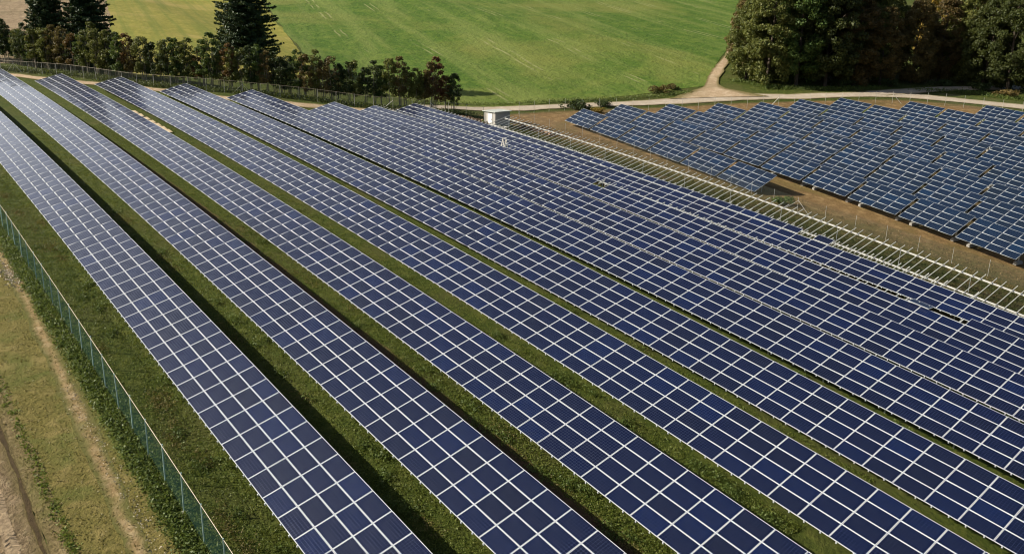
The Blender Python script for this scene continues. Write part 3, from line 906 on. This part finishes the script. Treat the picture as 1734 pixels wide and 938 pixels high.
fence('wire_fence', 'roadside wire fence behind the right-hand solar tables', [(111.09, -93.0), (109.77, -101.02), (104.42, -108.5), (101.16, -114.85), (95.21, -124.5), (90.88, -131.5), (83.05, -145.43), (75.19, -154.2), (69.08, -159.9), (63.57, -161.5), (55.99, -164.5), (40, -170)], 3.1, 2.2, M_post2, M_mesh_grey, .022, braces=((23, (1,)), (31, (-1, 1)), (16, (-1,))), wire=False)


# ------------------------------------------------------------------ hut and odds and ends on the site
def build_hut():
    x0, y0 = 100.45, -79.4
    z = min(float(GZ(x0, y0)), float(GZ(x0 + 2.7, y0 - 2.8))) - .05
    m_wall, nt, out = new_mat('hut_cladding')
    tc = N(nt, 'ShaderNodeTexCoord'); mp = N(nt, 'ShaderNodeMapping'); nt.links.new(tc.outputs['Object'], mp.inputs[0]); mp.inputs['Scale'].default_value = (1, 1, 0)
    wv = N(nt, 'ShaderNodeTexWave', wave_type='BANDS', bands_direction='DIAGONAL', wave_profile='SIN'); wv.inputs['Scale'].default_value = 3.2
    nt.links.new(mp.outputs[0], wv.inputs['Vector'])
    c = mixc(nt, maprange(nt, wv.outputs['Fac'], .02, .25), (.24, .22, .19), (.47, .45, .41))
    c = mixc(nt, math_(nt, 'MULTIPLY', noise(nt, tc.outputs['Object'], 2.0, 5), .35), c, (.33, .30, .25))
    p = N(nt, 'ShaderNodeBsdfPrincipled'); p.inputs['Roughness'].default_value = .8; nt.links.new(c, p.inputs['Base Color']); nt.links.new(p.outputs[0], out.inputs[0])
    m_roof = flat_mat('hut_roof_felt', (.45, .47, .42), .75, 0, .12, 1.5)
    m_door = flat_mat('hut_door_white', (.80, .79, .75), .5, 0, .04)
    root = empty('hut', (x0, y0, z)); tag(root, 'small grey transformer hut with white door and flat grey-green roof', 'hut')
    L, D, Hh = 2.8, 2.9, 2.1      # along +x, along -y
    b = MB(); b.abox((0, -D, 0), (L, 0, Hh)); b.build('wall', m_wall, root)
    b = MB()
    n = len(b.v)
    b.box((L / 2, -D / 2, Hh + .1), (L / 2 + .22, 0, .0), (0, D / 2 + .24, -.05), (0, 0, .055))
    b.build('roof', m_roof, root)
    b = MB(); b.abox((.75, .0, .05), (1.85, .05, 1.85)); dr = b.build('door', m_door, root)
    b = MB(); b.abox((.88, .05, .9), (.93, .1, 1.1)); b.build('handle', M_galv, dr)
    b = MB(); b.tube([(0.0, -1.9, 1.25), (-.06, -1.9, 1.25)], .2, 14); b.build('vent', m_door, root)
    b = MB(); b.abox((.68, .0, 1.85), (1.92, .04, 1.95)); b.build('door_frame', M_galv, root)
    b = MB(); b.abox((-.08, -D - .08, -.35), (L + .08, .08, .0)); b.build('plinth', M_conc, root)
    b = MB(); b.tube([(2.5, .12, 0), (2.5, .12, 1.9)], .04, 6); b.build('downpipe', M_galv, root)


build_hut()
# pale slabs in front of the hut door
for k, (X, Y, w, l, rz) in enumerate(((101.0, -77.2, .7, 1.5, .2), (99.6, -77.9, .6, 1.4, .35), (98.9, -79.2, .5, 1.3, .5), (102.4, -76.6, .6, 1.2, .1))):
    z = float(GZ(X, Y)); b = MB(); b.box((0, 0, .09), (l, 0, 0), (0, w, 0), (0, 0, .05))
    o = b.build('paving_slab', flat_mat('slab_%d' % k, (.62 + .03 * k, .58 + .03 * k, .50 + .03 * k), .8, 0, .12), None)
    o.location = (X, Y, z); o.rotation_euler = (0, 0, rz)
    tag(o, ['pale slab lying in front of the hut door', 'pale slab lying at the hut corner nearest the solar rows', 'narrow pale slab beside the end of the bare mounting frame', 'pale slab lying left of the hut door'][k], 'paving slab', 'pale slabs around the hut')
# tan boards in the grass behind row three
m_board = flat_mat('bare_plywood', (.62, .48, .30), .8, 0, .12, 1.2)
for k, (x, y) in enumerate(((115.42, -29.3), (112.95, -29.3), (110.3, -29.3), (108.0, -29.3), (105.8, -29.3), (103.7, -29.3), (101.7, -29.3))):
    p = gsite(x, y); b = MB(); b.box((0, 0, 0), E1 * .72, E2 * 1.0, E3 * .03); b.box(-E3 * .07 + E2 * .6, E1 * .7, E2 * .05, E3 * .04); b.box(-E3 * .07 - E2 * .6, E1 * .7, E2 * .05, E3 * .04)
    o = b.build('wooden_board', m_board); o.location = tuple(p + np.array([0, 0, .16])); o.rotation_euler = (0, 0, rnd.uniform(-.05, .05))
    tag(o, 'tan wooden board behind the third solar row, %s' % ('farthest of seven' if k == 0 else 'nearest of seven' if k == 6 else '%s of seven from far end' % ORD[k]), 'board', 'tan boards lying between two solar rows')


def build_ladder():
    R = ROWS[7]; xx = 74.6
    top = R.P(xx, 3.5) + np.array([0, 0, .75]); zb = float(GZ(top[0], top[1]))
    o = empty('step_ladder', (top[0], top[1], zb)); tag(o, 'white folding step ladder standing in the gap of the unfinished rows', 'ladder')
    h = top[2] - zb
    for sg, nm in ((1, 'front_ladder'), (-1, 'rear_ladder')):
        b = MB()
        for sy in (-.22, .22):
            b.box((sg * .4, sy * 1.2, h / 2), (-sg * .4, 0, h / 2), (0, .03, 0), (.03, 0, 0))
        for q in range(7):
            f = (q + 1) / 8.0; b.box((sg * .8 * (1 - f), 0, h * f), (.03, 0, 0), (0, .26, 0), (0, 0, .015))
        b.build(nm, M_brace, o)
    b = MB(); b.abox((-.12, -.28, h), (.12, .28, h + .05)); b.build('cap', M_brace, o)


build_ladder()


# ------------------------------------------------------------------ vegetation
def leaf_quads(C, nrm_bias, size, aspect=.62, up=.0):
    """rhombus leaf faces at centres C; returns V, F"""
    n = len(C)
    d = rng.normal(0, 1, (n, 3)); d[:, 2] *= .8; d += nrm_bias
    d /= np.linalg.norm(d, axis=1)[:, None]
    t = np.cross(d, rng.normal(0, 1, (n, 3))); t /= np.linalg.norm(t, axis=1)[:, None] + 1e-9
    w = np.cross(d, t)
    s = (size * rng.uniform(.55, 1.35, n))[:, None]
    V = np.stack([C - t * s, C + w * s * aspect, C + t * s, C - w * s * aspect], 1).reshape(-1, 3)
    F = np.arange(4 * n).reshape(-1, 4)
    return V, F


def cloud(centres, radii, per, size, flat=.75, shell=.55):
    """leaf clumps: leaves spread through the outer part of each ellipsoidal clump"""
    Cs, Bs = [], []
    for c, r, n in zip(centres, radii, per):
        d = rng.normal(0, 1, (n, 3)); d /= np.linalg.norm(d, axis=1)[:, None]
        rad = r * (shell + (1 - shell) * rng.random(n) ** .6) * rng.uniform(.75, 1.12, n)
        Cs.append(np.asarray(c) + d * rad[:, None] * [1, 1, flat]); Bs.append(d * .9 + [0, 0, .35])
    return leaf_quads(np.concatenate(Cs), np.concatenate(Bs), size)


def broad_crown(height, width, base, n_cl, per, size, cl_r):
    """clump centres of an uneven crown, and its leaves"""
    cs, rs, pn = [], [], []
    for k in range(n_cl):
        f = rng.random() ** .85
        z = base + (height - base) * f
        prof_ = math.sin(math.pi * min(1, .16 + .80 * f)) ** .7
        a = rng.uniform(0, 2 * math.pi); rr = width * prof_ * (.35 + .65 * math.sqrt(rng.random()))
        r = cl_r * rng.uniform(.6, 1.3) * (1.1 - .35 * f)
        cs.append((rr * math.cos(a), rr * math.sin(a), min(z, height - r * .5))); rs.append(r); pn.append(max(8, int(per * (r / cl_r) ** 2)))
    V, F = cloud(cs, rs, pn, size)
    return V, F, cs


def trunk_mb(height, r0, cs, n_limb=9, lean=.03):
    b = MB(); top = np.array([rng.normal(0, lean) * height, rng.normal(0, lean) * height, height])
    pts = [top * t + np.array([math.sin(3 * t) * .012 * height, math.cos(2.3 * t) * .01 * height - .01 * height, 0]) for t in (0, .12, .3, .5, .7, .88)]
    pts[0] = np.array([0, 0, -.3])
    b.tube(pts, [r0 * 1.35, r0, r0 * .8, r0 * .6, r0 * .38, r0 * .15], 7)
    idx = rng.permutation(len(cs))[:n_limb]
    for i in idx:
        c = np.array(cs[i]); f = max(.12, min(.8, c[2] / height - .18)); a = top * f; m = (a + c) / 2 + [0, 0, .06 * height * .3]
        b.tube([a, m, c], [r0 * .35, r0 * .22, r0 * .08], 5)
    return b


def spruce_arrays(height, width, base, n_lv, ex=.82):
    Cs, Bs, limbs = [], [], []
    for k in range(n_lv):
        f = k / (n_lv - 1); z = base + (height - base) * f
        L = width * (1 - f) ** ex * rng.uniform(.85, 1.1) + .25
        nb = int(11 - 4 * f)
        a0 = rng.uniform(0, 6.28)
        for q in range(nb):
            a = a0 + 2 * math.pi * q / nb + rng.normal(0, .14); Lb = L * rng.uniform(.68, 1.16)
            dr = np.array([math.cos(a), math.sin(a), 0]); sd_ = np.array([-dr[1], dr[0], 0])
            n = int(15 + 26 * Lb)
            t = rng.random(n) ** .7
            zz = -.30 * Lb * t + .22 * Lb * t ** 3       # droops, tip turns up
            w = .34 * Lb * (1 - t * .75) * rng.uniform(-1, 1, n)
            P = dr[None] * (Lb * t)[:, None] + sd_[None] * w[:, None]; P[:, 2] = z + zz - .10 * np.abs(w) - rng.random(n) * .22
            Cs.append(P); Bs.append(np.tile(dr * .5 + [0, 0, .6], (n, 1)))
            limbs.append((z, dr * Lb * .9 + [0, 0, z - .12 * Lb]))
    V, F = leaf_quads(np.concatenate(Cs), np.concatenate(Bs), .27, .42)
    return V, F, limbs


def veg_obj(name, V, F, mat, parent=None):
    return link(bpy.data.objects.new(name, fast_mesh(name, V, F, mats=[mat])), parent)


M_bark = flat_mat('bark_brown', (.075, .055, .038), .9, 0, .3, 2.0)
M_bark_p = flat_mat('bark_pale', (.30, .26, .19), .85, 0, .3, 2.0)
M_spruce = leaf_mat('spruce_needles', [(.0225, .0488, .0168), (.0413, .0750, .0263), (.0750, .1050, .0338)], .12)
L_olive = leaf_mat('leaves_olive', [(.0760, .1045, .0228), (.1330, .1520, .0342), (.2185, .2090, .0532)], .3)
L_green = leaf_mat('leaves_green', [(.0374, .0765, .0170), (.0765, .1275, .0255), (.1275, .1785, .0374)], .3)
L_dark = leaf_mat('leaves_dark', [(.0238, .0442, .0136), (.0442, .0714, .0204), (.0816, .1054, .0306)], .25)
L_rust = leaf_mat('leaves_rust', [(.0900, .0750, .0240), (.1800, .0975, .0330), (.2550, .1275, .0450)], .3)
L_red = leaf_mat('leaves_red', [(.0840, .0420, .0224), (.1680, .0560, .0308), (.2100, .0840, .0420)], .3)
L_gold = leaf_mat('leaves_gold', [(.1200, .1020, .0192), (.2640, .1800, .0264), (.3840, .2400, .0360)], .3)
L_brown = leaf_mat('leaves_brown', [(.0855, .0798, .0266), (.1615, .1178, .0380), (.2280, .1520, .0494)], .28)


L_rustw = leaf_mat('leaves_rust_tinged', [(.060, .058, .016), (.105, .078, .024), (.150, .092, .030)], .28)
L_moss = leaf_mat('leaves_moss', [(.034, .048, .012), (.062, .078, .018), (.100, .108, .026)], .28)


def relink(o, mat):
    o.material_slots[0].link = 'OBJECT'; o.material_slots[0].material = mat


# ---- spruces
for (X, Y, h, w, lab) in ((171.0, -32.9, 20.5, 4.3, 'left one of the two dark spruces standing close together behind the hedge'),
                           (165.6, -38.0, 22.5, 5.4, 'right one of the two dark spruces standing close together behind the hedge'),
                           (160.0, -64.6, 25.0, 6.3, 'tall broad dark spruce standing alone between meadow and green field')):
    z = float(GZ(X, Y)); root = empty('spruce_tree', (X, Y, z)); tag(root, lab, 'spruce tree', 'dark spruces behind the hedge')
    V, F, limbs = spruce_arrays(h, w, 1.0, int(h / .42), .5 if h > 24 else .8); veg_obj('crown', V, F, M_spruce, root)
    b = MB(); b.tube([(0, 0, -.3), (0, 0, h * .4), (0, 0, h * .98)], [.32, .22, .03], 8)
    for zz, tip in limbs[::3]: b.tube([(0, 0, zz), tip], [.05, .012], 4, cap=False)
    b.build('trunk', M_bark, root)

def multi_stem(h, cs):
    b = trunk_mb(h * .95, .075, cs, 10)
    for _ in range(3):
        a = rng.uniform(0, 6.28); d = np.array([math.cos(a), math.sin(a), 0]); q = rng.uniform(.25, .5)
        b.tube([d * q * .6 + [0, 0, -.2], d * q + [0, 0, h * .3], d * q * 1.5 + [0, 0, h * .62], d * q * 1.7 + [0, 0, h * .85]], [.045, .04, .028, .008], 5)
    return b


# ---- hedge trees: six forms, many individuals
forms = []
for k in range(6):
    h = rng.uniform(6.0, 7.4); V, F, cs = broad_crown(h, rng.uniform(1.1, 1.5), h * .20, 62, 78, .108, .44)
    forms.append((h, fast_mesh('crown', V, F, mats=[L_olive]), multi_stem(h, cs).mesh('trunk', M_bark_p)))
hedge_line = np.array([(182, -24.0), (176.86, -26.13), (167.45, -29.9), (160.6, -33.9), (149.9, -38.9), (140.6, -45.2), (132.4, -51.8), (125.6, -58.6), (119.8, -65.5), (115.3, -73.5), (112.6, -80.2)])
hp = resample(hedge_line, 1.3)
SEG = []
cols = {'olive': (L_olive, 'olive'), 'green': (L_green, 'green'), 'dark': (L_dark, 'dark green'), 'rust': (L_rust, 'rust-brown'), 'red': (L_red, 'dull red'), 'brown': (L_brown, 'brownish')}
hed = []
for i, (X, Y) in enumerate(hp):
    f = i / (len(hp) - 1)
    if i == len(hp) - 1: cl = 'dark'
    elif i == len(hp) - 3: cl = 'red'
    elif i == len(hp) - 2: cl = 'rust'
    else: cl = rnd.choices(['olive', 'green', 'dark', 'rust', 'brown'], [5, 3, 3, .5, 2] if f < .55 else [4, 2, 4, .3, 2])[0]
    px = float(proj(np.array([X, Y, float(GZ(X, Y)) + 2]))[0] * 1734)
    seg = ('at the left edge' if px < 48 else 'in front of the paired spruces' if px < 190 else 'left of the tall spruce' if px < 350 else 'below the tall spruce' if px < 465 else 'right of the tall spruce' if i < len(hp) - 3 else 'end')
    hed.append((X + rnd.uniform(-.35, .35), Y + rnd.uniform(-.35, .35), cl, seg))
cnt = {}
for X, Y, cl, seg in hed: cnt[(cl, seg)] = cnt.get((cl, seg), 0) + 1
run = {}
for i, (X, Y, cl, seg) in enumerate(hed):
    z = float(GZ(X, Y)); sc = rnd.uniform(.86, 1.12) * (1.0 if i < len(hed) - 1 else .95)
    h, mc, mt = forms[rnd.randrange(6)]
    root = empty('hedge_tree', (X, Y, z), rnd.uniform(0, 6.28)); root.scale = (sc, sc, sc * rnd.uniform(.9, 1.1))
    k = run[(cl, seg)] = run.get((cl, seg), 0) + 1
    nm = cols[cl][1]
    if seg == 'end':
        lab = {'red': 'dull red young tree near the right end of the hedge', 'rust': 'rust-brown young tree second from the right end of the hedge', 'dark': 'dark green bushy tree at the right end of the hedge, beside the road'}[cl]
    elif cnt[(cl, seg)] == 1: lab = 'only %s hedge tree %s' % (nm, seg)
    else: lab = '%s hedge tree %s, %s such from the left' % (nm, seg, ORD[k - 1] if k <= 10 else '%dth' % k)
    tag(root, lab, 'tree', 'young trees in the hedge behind the wire fence')
    c = link(bpy.data.objects.new('crown', mc), root); relink(c, cols[cl][0])
    link(bpy.data.objects.new('trunk', mt), root)

# ---- woodland right of the field track
fforms = []
for k in range(5):
    h = rng.uniform(18, 21); V, F, cs = broad_crown(h, rng.uniform(4.5, 5.6), h * .04, 270, 135, .205, 1.05)
    fforms.append((h, fast_mesh('crown', V, F, mats=[L_olive]), trunk_mb(h * .93, .3, cs, 14).mesh('trunk', M_bark)))
FT_ = [ # X, Y, scale, colour, label
    (105.5, -150.0, .80, L_olive, 'olive broadleaf tree at the left corner of the woodland, beside the field track'),
    (100.2, -149.6, .98, L_olive, 'tall olive tree with a pale trunk foot, second along the road from the field track'),
    (109.8, -157.0, .95, L_brown, 'brownish broadleaf tree behind the woodland corner, on the field track side'),
    (96.2, -154.2, 1.06, L_green, 'green broadleaf tree at the woodland front, third along the road from the field track'),
    (92.5, -159.0, 1.08, L_moss, 'dark broadleaf tree at the woodland front, fourth along the road from the field track'),
    (102.6, -157.5, 1.15, L_olive, 'tall olive tree in the second line, behind the woodland corner'),
    (89.6, -164.6, .92, L_rustw, 'rust-tinged tree at the middle of the woodland front'),
    (96.8, -164.2, 1.12, L_moss, 'tall dark tree in the second line behind the rust-tinged tree'),
    (87.2, -171.0, .72, L_brown, 'lower brownish tree at the woodland front, right of the rust-tinged one'),
    (96.0, -175.0, 1.05, L_green, 'bright green tree standing back in the opening of the woodland'),
    (84.6, -179.2, .84, L_brown, 'brownish tree behind the road fork'),
    (82.5, -187.0, .86, L_rustw, 'rust-coloured tree behind the road fork, left of the drooping green tree'),
    (73.6, -187.6, .96, L_moss, 'drooping green tree right of the road fork'),
    (68.3, -186.8, 1.0, L_moss, 'dark tree at the right picture edge beside the road'),
    (88.0, -197.0, 1.02, L_gold, 'golden yellow tree showing above the rust-coloured one'),
    (76.5, -197.0, 1.06, L_rustw, 'brown-tinged tree standing behind the drooping green tree'),
    (79.2, -190.5, .95, L_olive, 'olive tree in the gap behind the road fork'),
    (92.6, -184.0, .90, L_olive, 'olive tree behind the brownish one, left of the golden tree'),
    (91.2, -170.5, 1.0, L_olive, 'olive tree in the second line behind the lower brownish tree'),
    (104.0, -168.0, 1.1, L_green, 'green tree deep inside the woodland, third line'),
    (63.0, -190.5, 1.0, L_moss, 'dark tree just outside the right picture edge'),
    (114.6, -165.0, .95, L_moss, 'dark tree further up the field track at the edge of the woodland'),
    (121.0, -175.0, .95, L_olive, 'olive tree farthest up the field track at the edge of the woodland'),
]
for k, (X, Y, sc, mat, lab) in enumerate(FT_):
    z = float(GZ(X, Y)); h, mc, mt = fforms[k % 5]
    root = empty('woodland_tree', (X, Y, z), rnd.uniform(0, 6.28)); root.scale = (sc, sc, sc * rnd.uniform(.95, 1.12))
    tag(root, lab, 'tree', 'broadleaf trees of the roadside woodland')
    c = link(bpy.data.objects.new('crown', mc), root); relink(c, mat)
    link(bpy.data.objects.new('trunk', mt), root)

# ---- bushes
bforms = []
for k in range(3):
    cs = [(rng.normal(0, .7), rng.normal(0, .7), rng.uniform(.35, 1.0)) for _ in range(14)]
    V, F = cloud(cs, [rng.uniform(.4, .65) for _ in cs], [70] * 14, .12, .8)
    b = MB()
    for c in cs[:9]: b.tube([(0, 0, -.1), (c[0] * .5, c[1] * .5, c[2] * .6), c], [.035, .025, .008], 4)
    bforms.append((fast_mesh('foliage', V, F, mats=[L_dark]), b.mesh('stem', M_bark)))
for k, (X, Y, sc, mat, lab) in enumerate(((108.6, -104.2, 1.35, L_dark, 'large dark round bush on the near side of the gravel road'),
        (107.6, -110.3, .9, L_dark, 'small dark bush near the road, behind the first solar tables'),
        (109.4, -127.3, 1.05, L_brown, 'brownish bush across the road at the edge of the green field'),
        (109.6, -131.0, .85, L_brown, 'low straggly bush at the field edge nearest the road junction'),
        (104.8, -105.8, .75, L_gold, 'yellowish bush behind the farthest front-rank solar table'),
        (54.6, -87.9, .75, L_green, 'green bush at the foot of the nearest front-rank solar table'),
        (78.8, -180.8, 1.1, L_dark, 'dark bush behind the road fork'), (72.0, -183.2, 1.25, L_dark, 'dark bush under the drooping green tree'), (65.5, -180.5, 1.15, L_brown, 'brown bush at the right picture edge by the road'),
        (97.8, -147.9, .6, L_green, 'small green bush under the woodland corner'), (84.8, -171.0, 1.2, L_dark, 'dark bush at the foot of the woodland, middle'), (90.4, -161.6, 1.15, L_dark, 'dark bush at the foot of the woodland, left of the rust-tinged tree'))):
    z = float(GZ(X, Y)); root = empty('bush', (X, Y, z), rnd.uniform(0, 6)); root.scale = (sc * 1.25, sc * 1.25, sc)
    tag(root, lab, 'bush', 'bushes along the road and woodland')
    c = link(bpy.data.objects.new('foliage', bforms[k % 3][0]), root); relink(c, mat); link(bpy.data.objects.new('stem', bforms[k % 3][1]), root)


# ---- ground cover nobody could count
def tufts(name, XY, per, size, spread, hgt, mat, lift=.02):
    n = len(XY)
    Z = GZ(XY[:, 0], XY[:, 1])
    base = np.repeat(np.c_[XY, Z], per, axis=0)
    k = len(base)
    C = base + np.c_[rng.normal(0, spread, (k, 2)), lift + rng.random(k) ** 1.4 * hgt]
    V, F = leaf_quads(C, np.tile([0, 0, .8], (k, 1)), size, .5)
    o = veg_obj(name, V, F, mat); return tag(o, kind='stuff')


def scatter_site(x0, x1, y0, y1, n):
    x = rng.uniform(x0, x1, n); y = rng.uniform(y0, y1, n)
    return gsite(x, y)[:, :2]


def scatter_near(y0, y1, n, xa=14, xb=110):
    """density falls with distance"""
    x = xa + (xb - xa) * rng.random(n) ** 1.9; y = rng.uniform(y0, y1, n)
    return gsite(x, y)[:, :2]


M_tuft = leaf_mat('grass_blades', [(.070, .105, .013), (.125, .165, .024), (.20, .21, .042)], .35)
M_ridge = leaf_mat('ridge_blades', [(.10, .16, .02), (.16, .22, .03), (.22, .26, .05)], .35)
M_tuft_d = leaf_mat('weed_leaves', [(.070, .11, .020), (.115, .165, .034), (.18, .22, .06)], .35)
M_tuft_y = leaf_mat('dry_blades', [(.14, .12, .03), (.22, .18, .055), (.30, .24, .09)], .3)
strips = [(-11.6, -7.7, 11500), (-18.0, -15.0, 8000), (-24.6, -23.2, 5000), (-31.0, -27.6, 6000), (-37.7, -34.4, 4200), (-44.2, -41.0, 2600), (-50.5, -48, 1500)]
tufts('grass', np.concatenate([scatter_near(a, b, n) for a, b, n in strips]), 6, .046, .10, .06, M_tuft)
cl = []
for R_ in ROWS[:6]:
    for _ in range(26):
        x0_ = 15 + 60 * rng.random() ** 1.6; y0_ = R_.y + rng.uniform(-.3, 1.6); k_ = int(rng.integers(10, 45))
        cl.append(gsite(rng.normal(x0_, .35, k_), rng.normal(y0_, .22, k_))[:, :2])
tufts('tall_weeds', np.concatenate(cl), 6, .065, .09, .28, M_tuft_d)
cl = []
for _ in range(60):
    x0_ = 16 + 70 * rng.random() ** 1.6; y0_ = rng.choice([-9.6, -10.3, -16.6, -23.7, -29.3, -35.8]) + rng.normal(0, .4); k_ = int(rng.integers(20, 70))
    cl.append(gsite(rng.normal(x0_, .6, k_), rng.normal(y0_, .22, k_))[:, :2])
tufts('dry_grass_patches', np.concatenate(cl), 5, .05, .10, .09, M_tuft_y)
tufts('weeds', np.concatenate([scatter_near(-8.5, -7.0, 5200, 16, 90)]), 8, .075, .13, .22, M_tuft_d)
tufts('green_ridge', np.concatenate([scatter_near(-3.62, -3.2, 900, 16, 80)]), 9, .06, .10, .08, M_ridge)
tufts('dry_blades', np.concatenate([scatter_near(-7.0, -2.8, 3800, 16, 90)]), 4, .05, .10, .05, M_tuft_y)
fw = np.array(resample([(173.56, -22.5), (156.0, -33.6), (143.2, -39.6), (135.0, -46.4), (127.6, -53.5), (121.2, -60.4), (114.8, -66.1), (110.7, -72.1), (109.4, -82)], .12))
tufts('undergrowth', fw + rng.normal(0, .55, fw.shape), 16, .13, .35, .75, leaf_mat('undergrowth_leaves', [(.03, .05, .01), (.06, .09, .018), (.10, .12, .03)], .3))
fe = np.array(resample([(121, -78), (122.5, -88.5), (113.5, -110.8), (107.8, -124.6), (105.3, -132.0)], .12))
tufts('roadside_weeds', fe + rng.normal(0, .5, fe.shape), 10, .12, .3, .5, M_tuft_d)
fo = np.concatenate([scatter_site(0, 1, 0, 1, 0)] + [np.array(resample(l, .1)) + rng.normal(0, s_, (len(resample(l, .1)), 2)) for l, s_ in (([(107, -147.5), (98.5, -147.2), (95, -150.6), (90.8, -155.2), (87.4, -161.4), (85, -167)], .7), ([(79.5, -171.2), (75.8, -175.2), (71.5, -179.6), (66, -178), (60, -180)], .9))])
tufts('woodland_weeds', fo, 9, .14, .4, .55, M_tuft_d)
rw = scatter_site(12, 96, -82.5, -66, 2600)
tufts('rough_growth', rw, 12, .09, .28, .38, leaf_mat('rough_leaves', [(.028, .04, .008), (.06, .075, .016), (.13, .085, .03)], .25))
rw = scatter_site(18, 97, -90.5, -80.8, 2600)
tufts('dry_tussocks', rw, 6, .08, .2, .14, leaf_mat('dry_leaves', [(.10, .075, .03), (.18, .125, .055), (.24, .17, .075)], .25))
hs = np.c_[rng.normal(102.6, 1.6, 400), rng.normal(-75.6, .9, 400)]
rub = gsite(rng.normal(64.5, 1.3, 260), rng.normal(-6.7, .28, 260))[:, :2]
tufts('pale_rubble', rub, 3, .07, .08, .05, flat_mat('pale_stone', (.60, .52, .40), .9, 0, .2))
rub = gsite(rng.uniform(26, 46, 500), rng.normal(-6.35, .22, 500))[:, :2]
tufts('pale_rubble', rub, 2, .045, .06, .03, bpy.data.materials['pale_stone'])
soil = flat_mat('excavated_soil', (.26, .17, .105), .95, 0, .35, 1.5)
tufts('soil_heap', hs, 4, .26, .3, .5, soil)
hs = np.c_[rng.normal(97.2, 1.8, 300), rng.normal(-85.6, .9, 300)]
tufts('soil_heap', hs, 4, .24, .3, .35, soil)
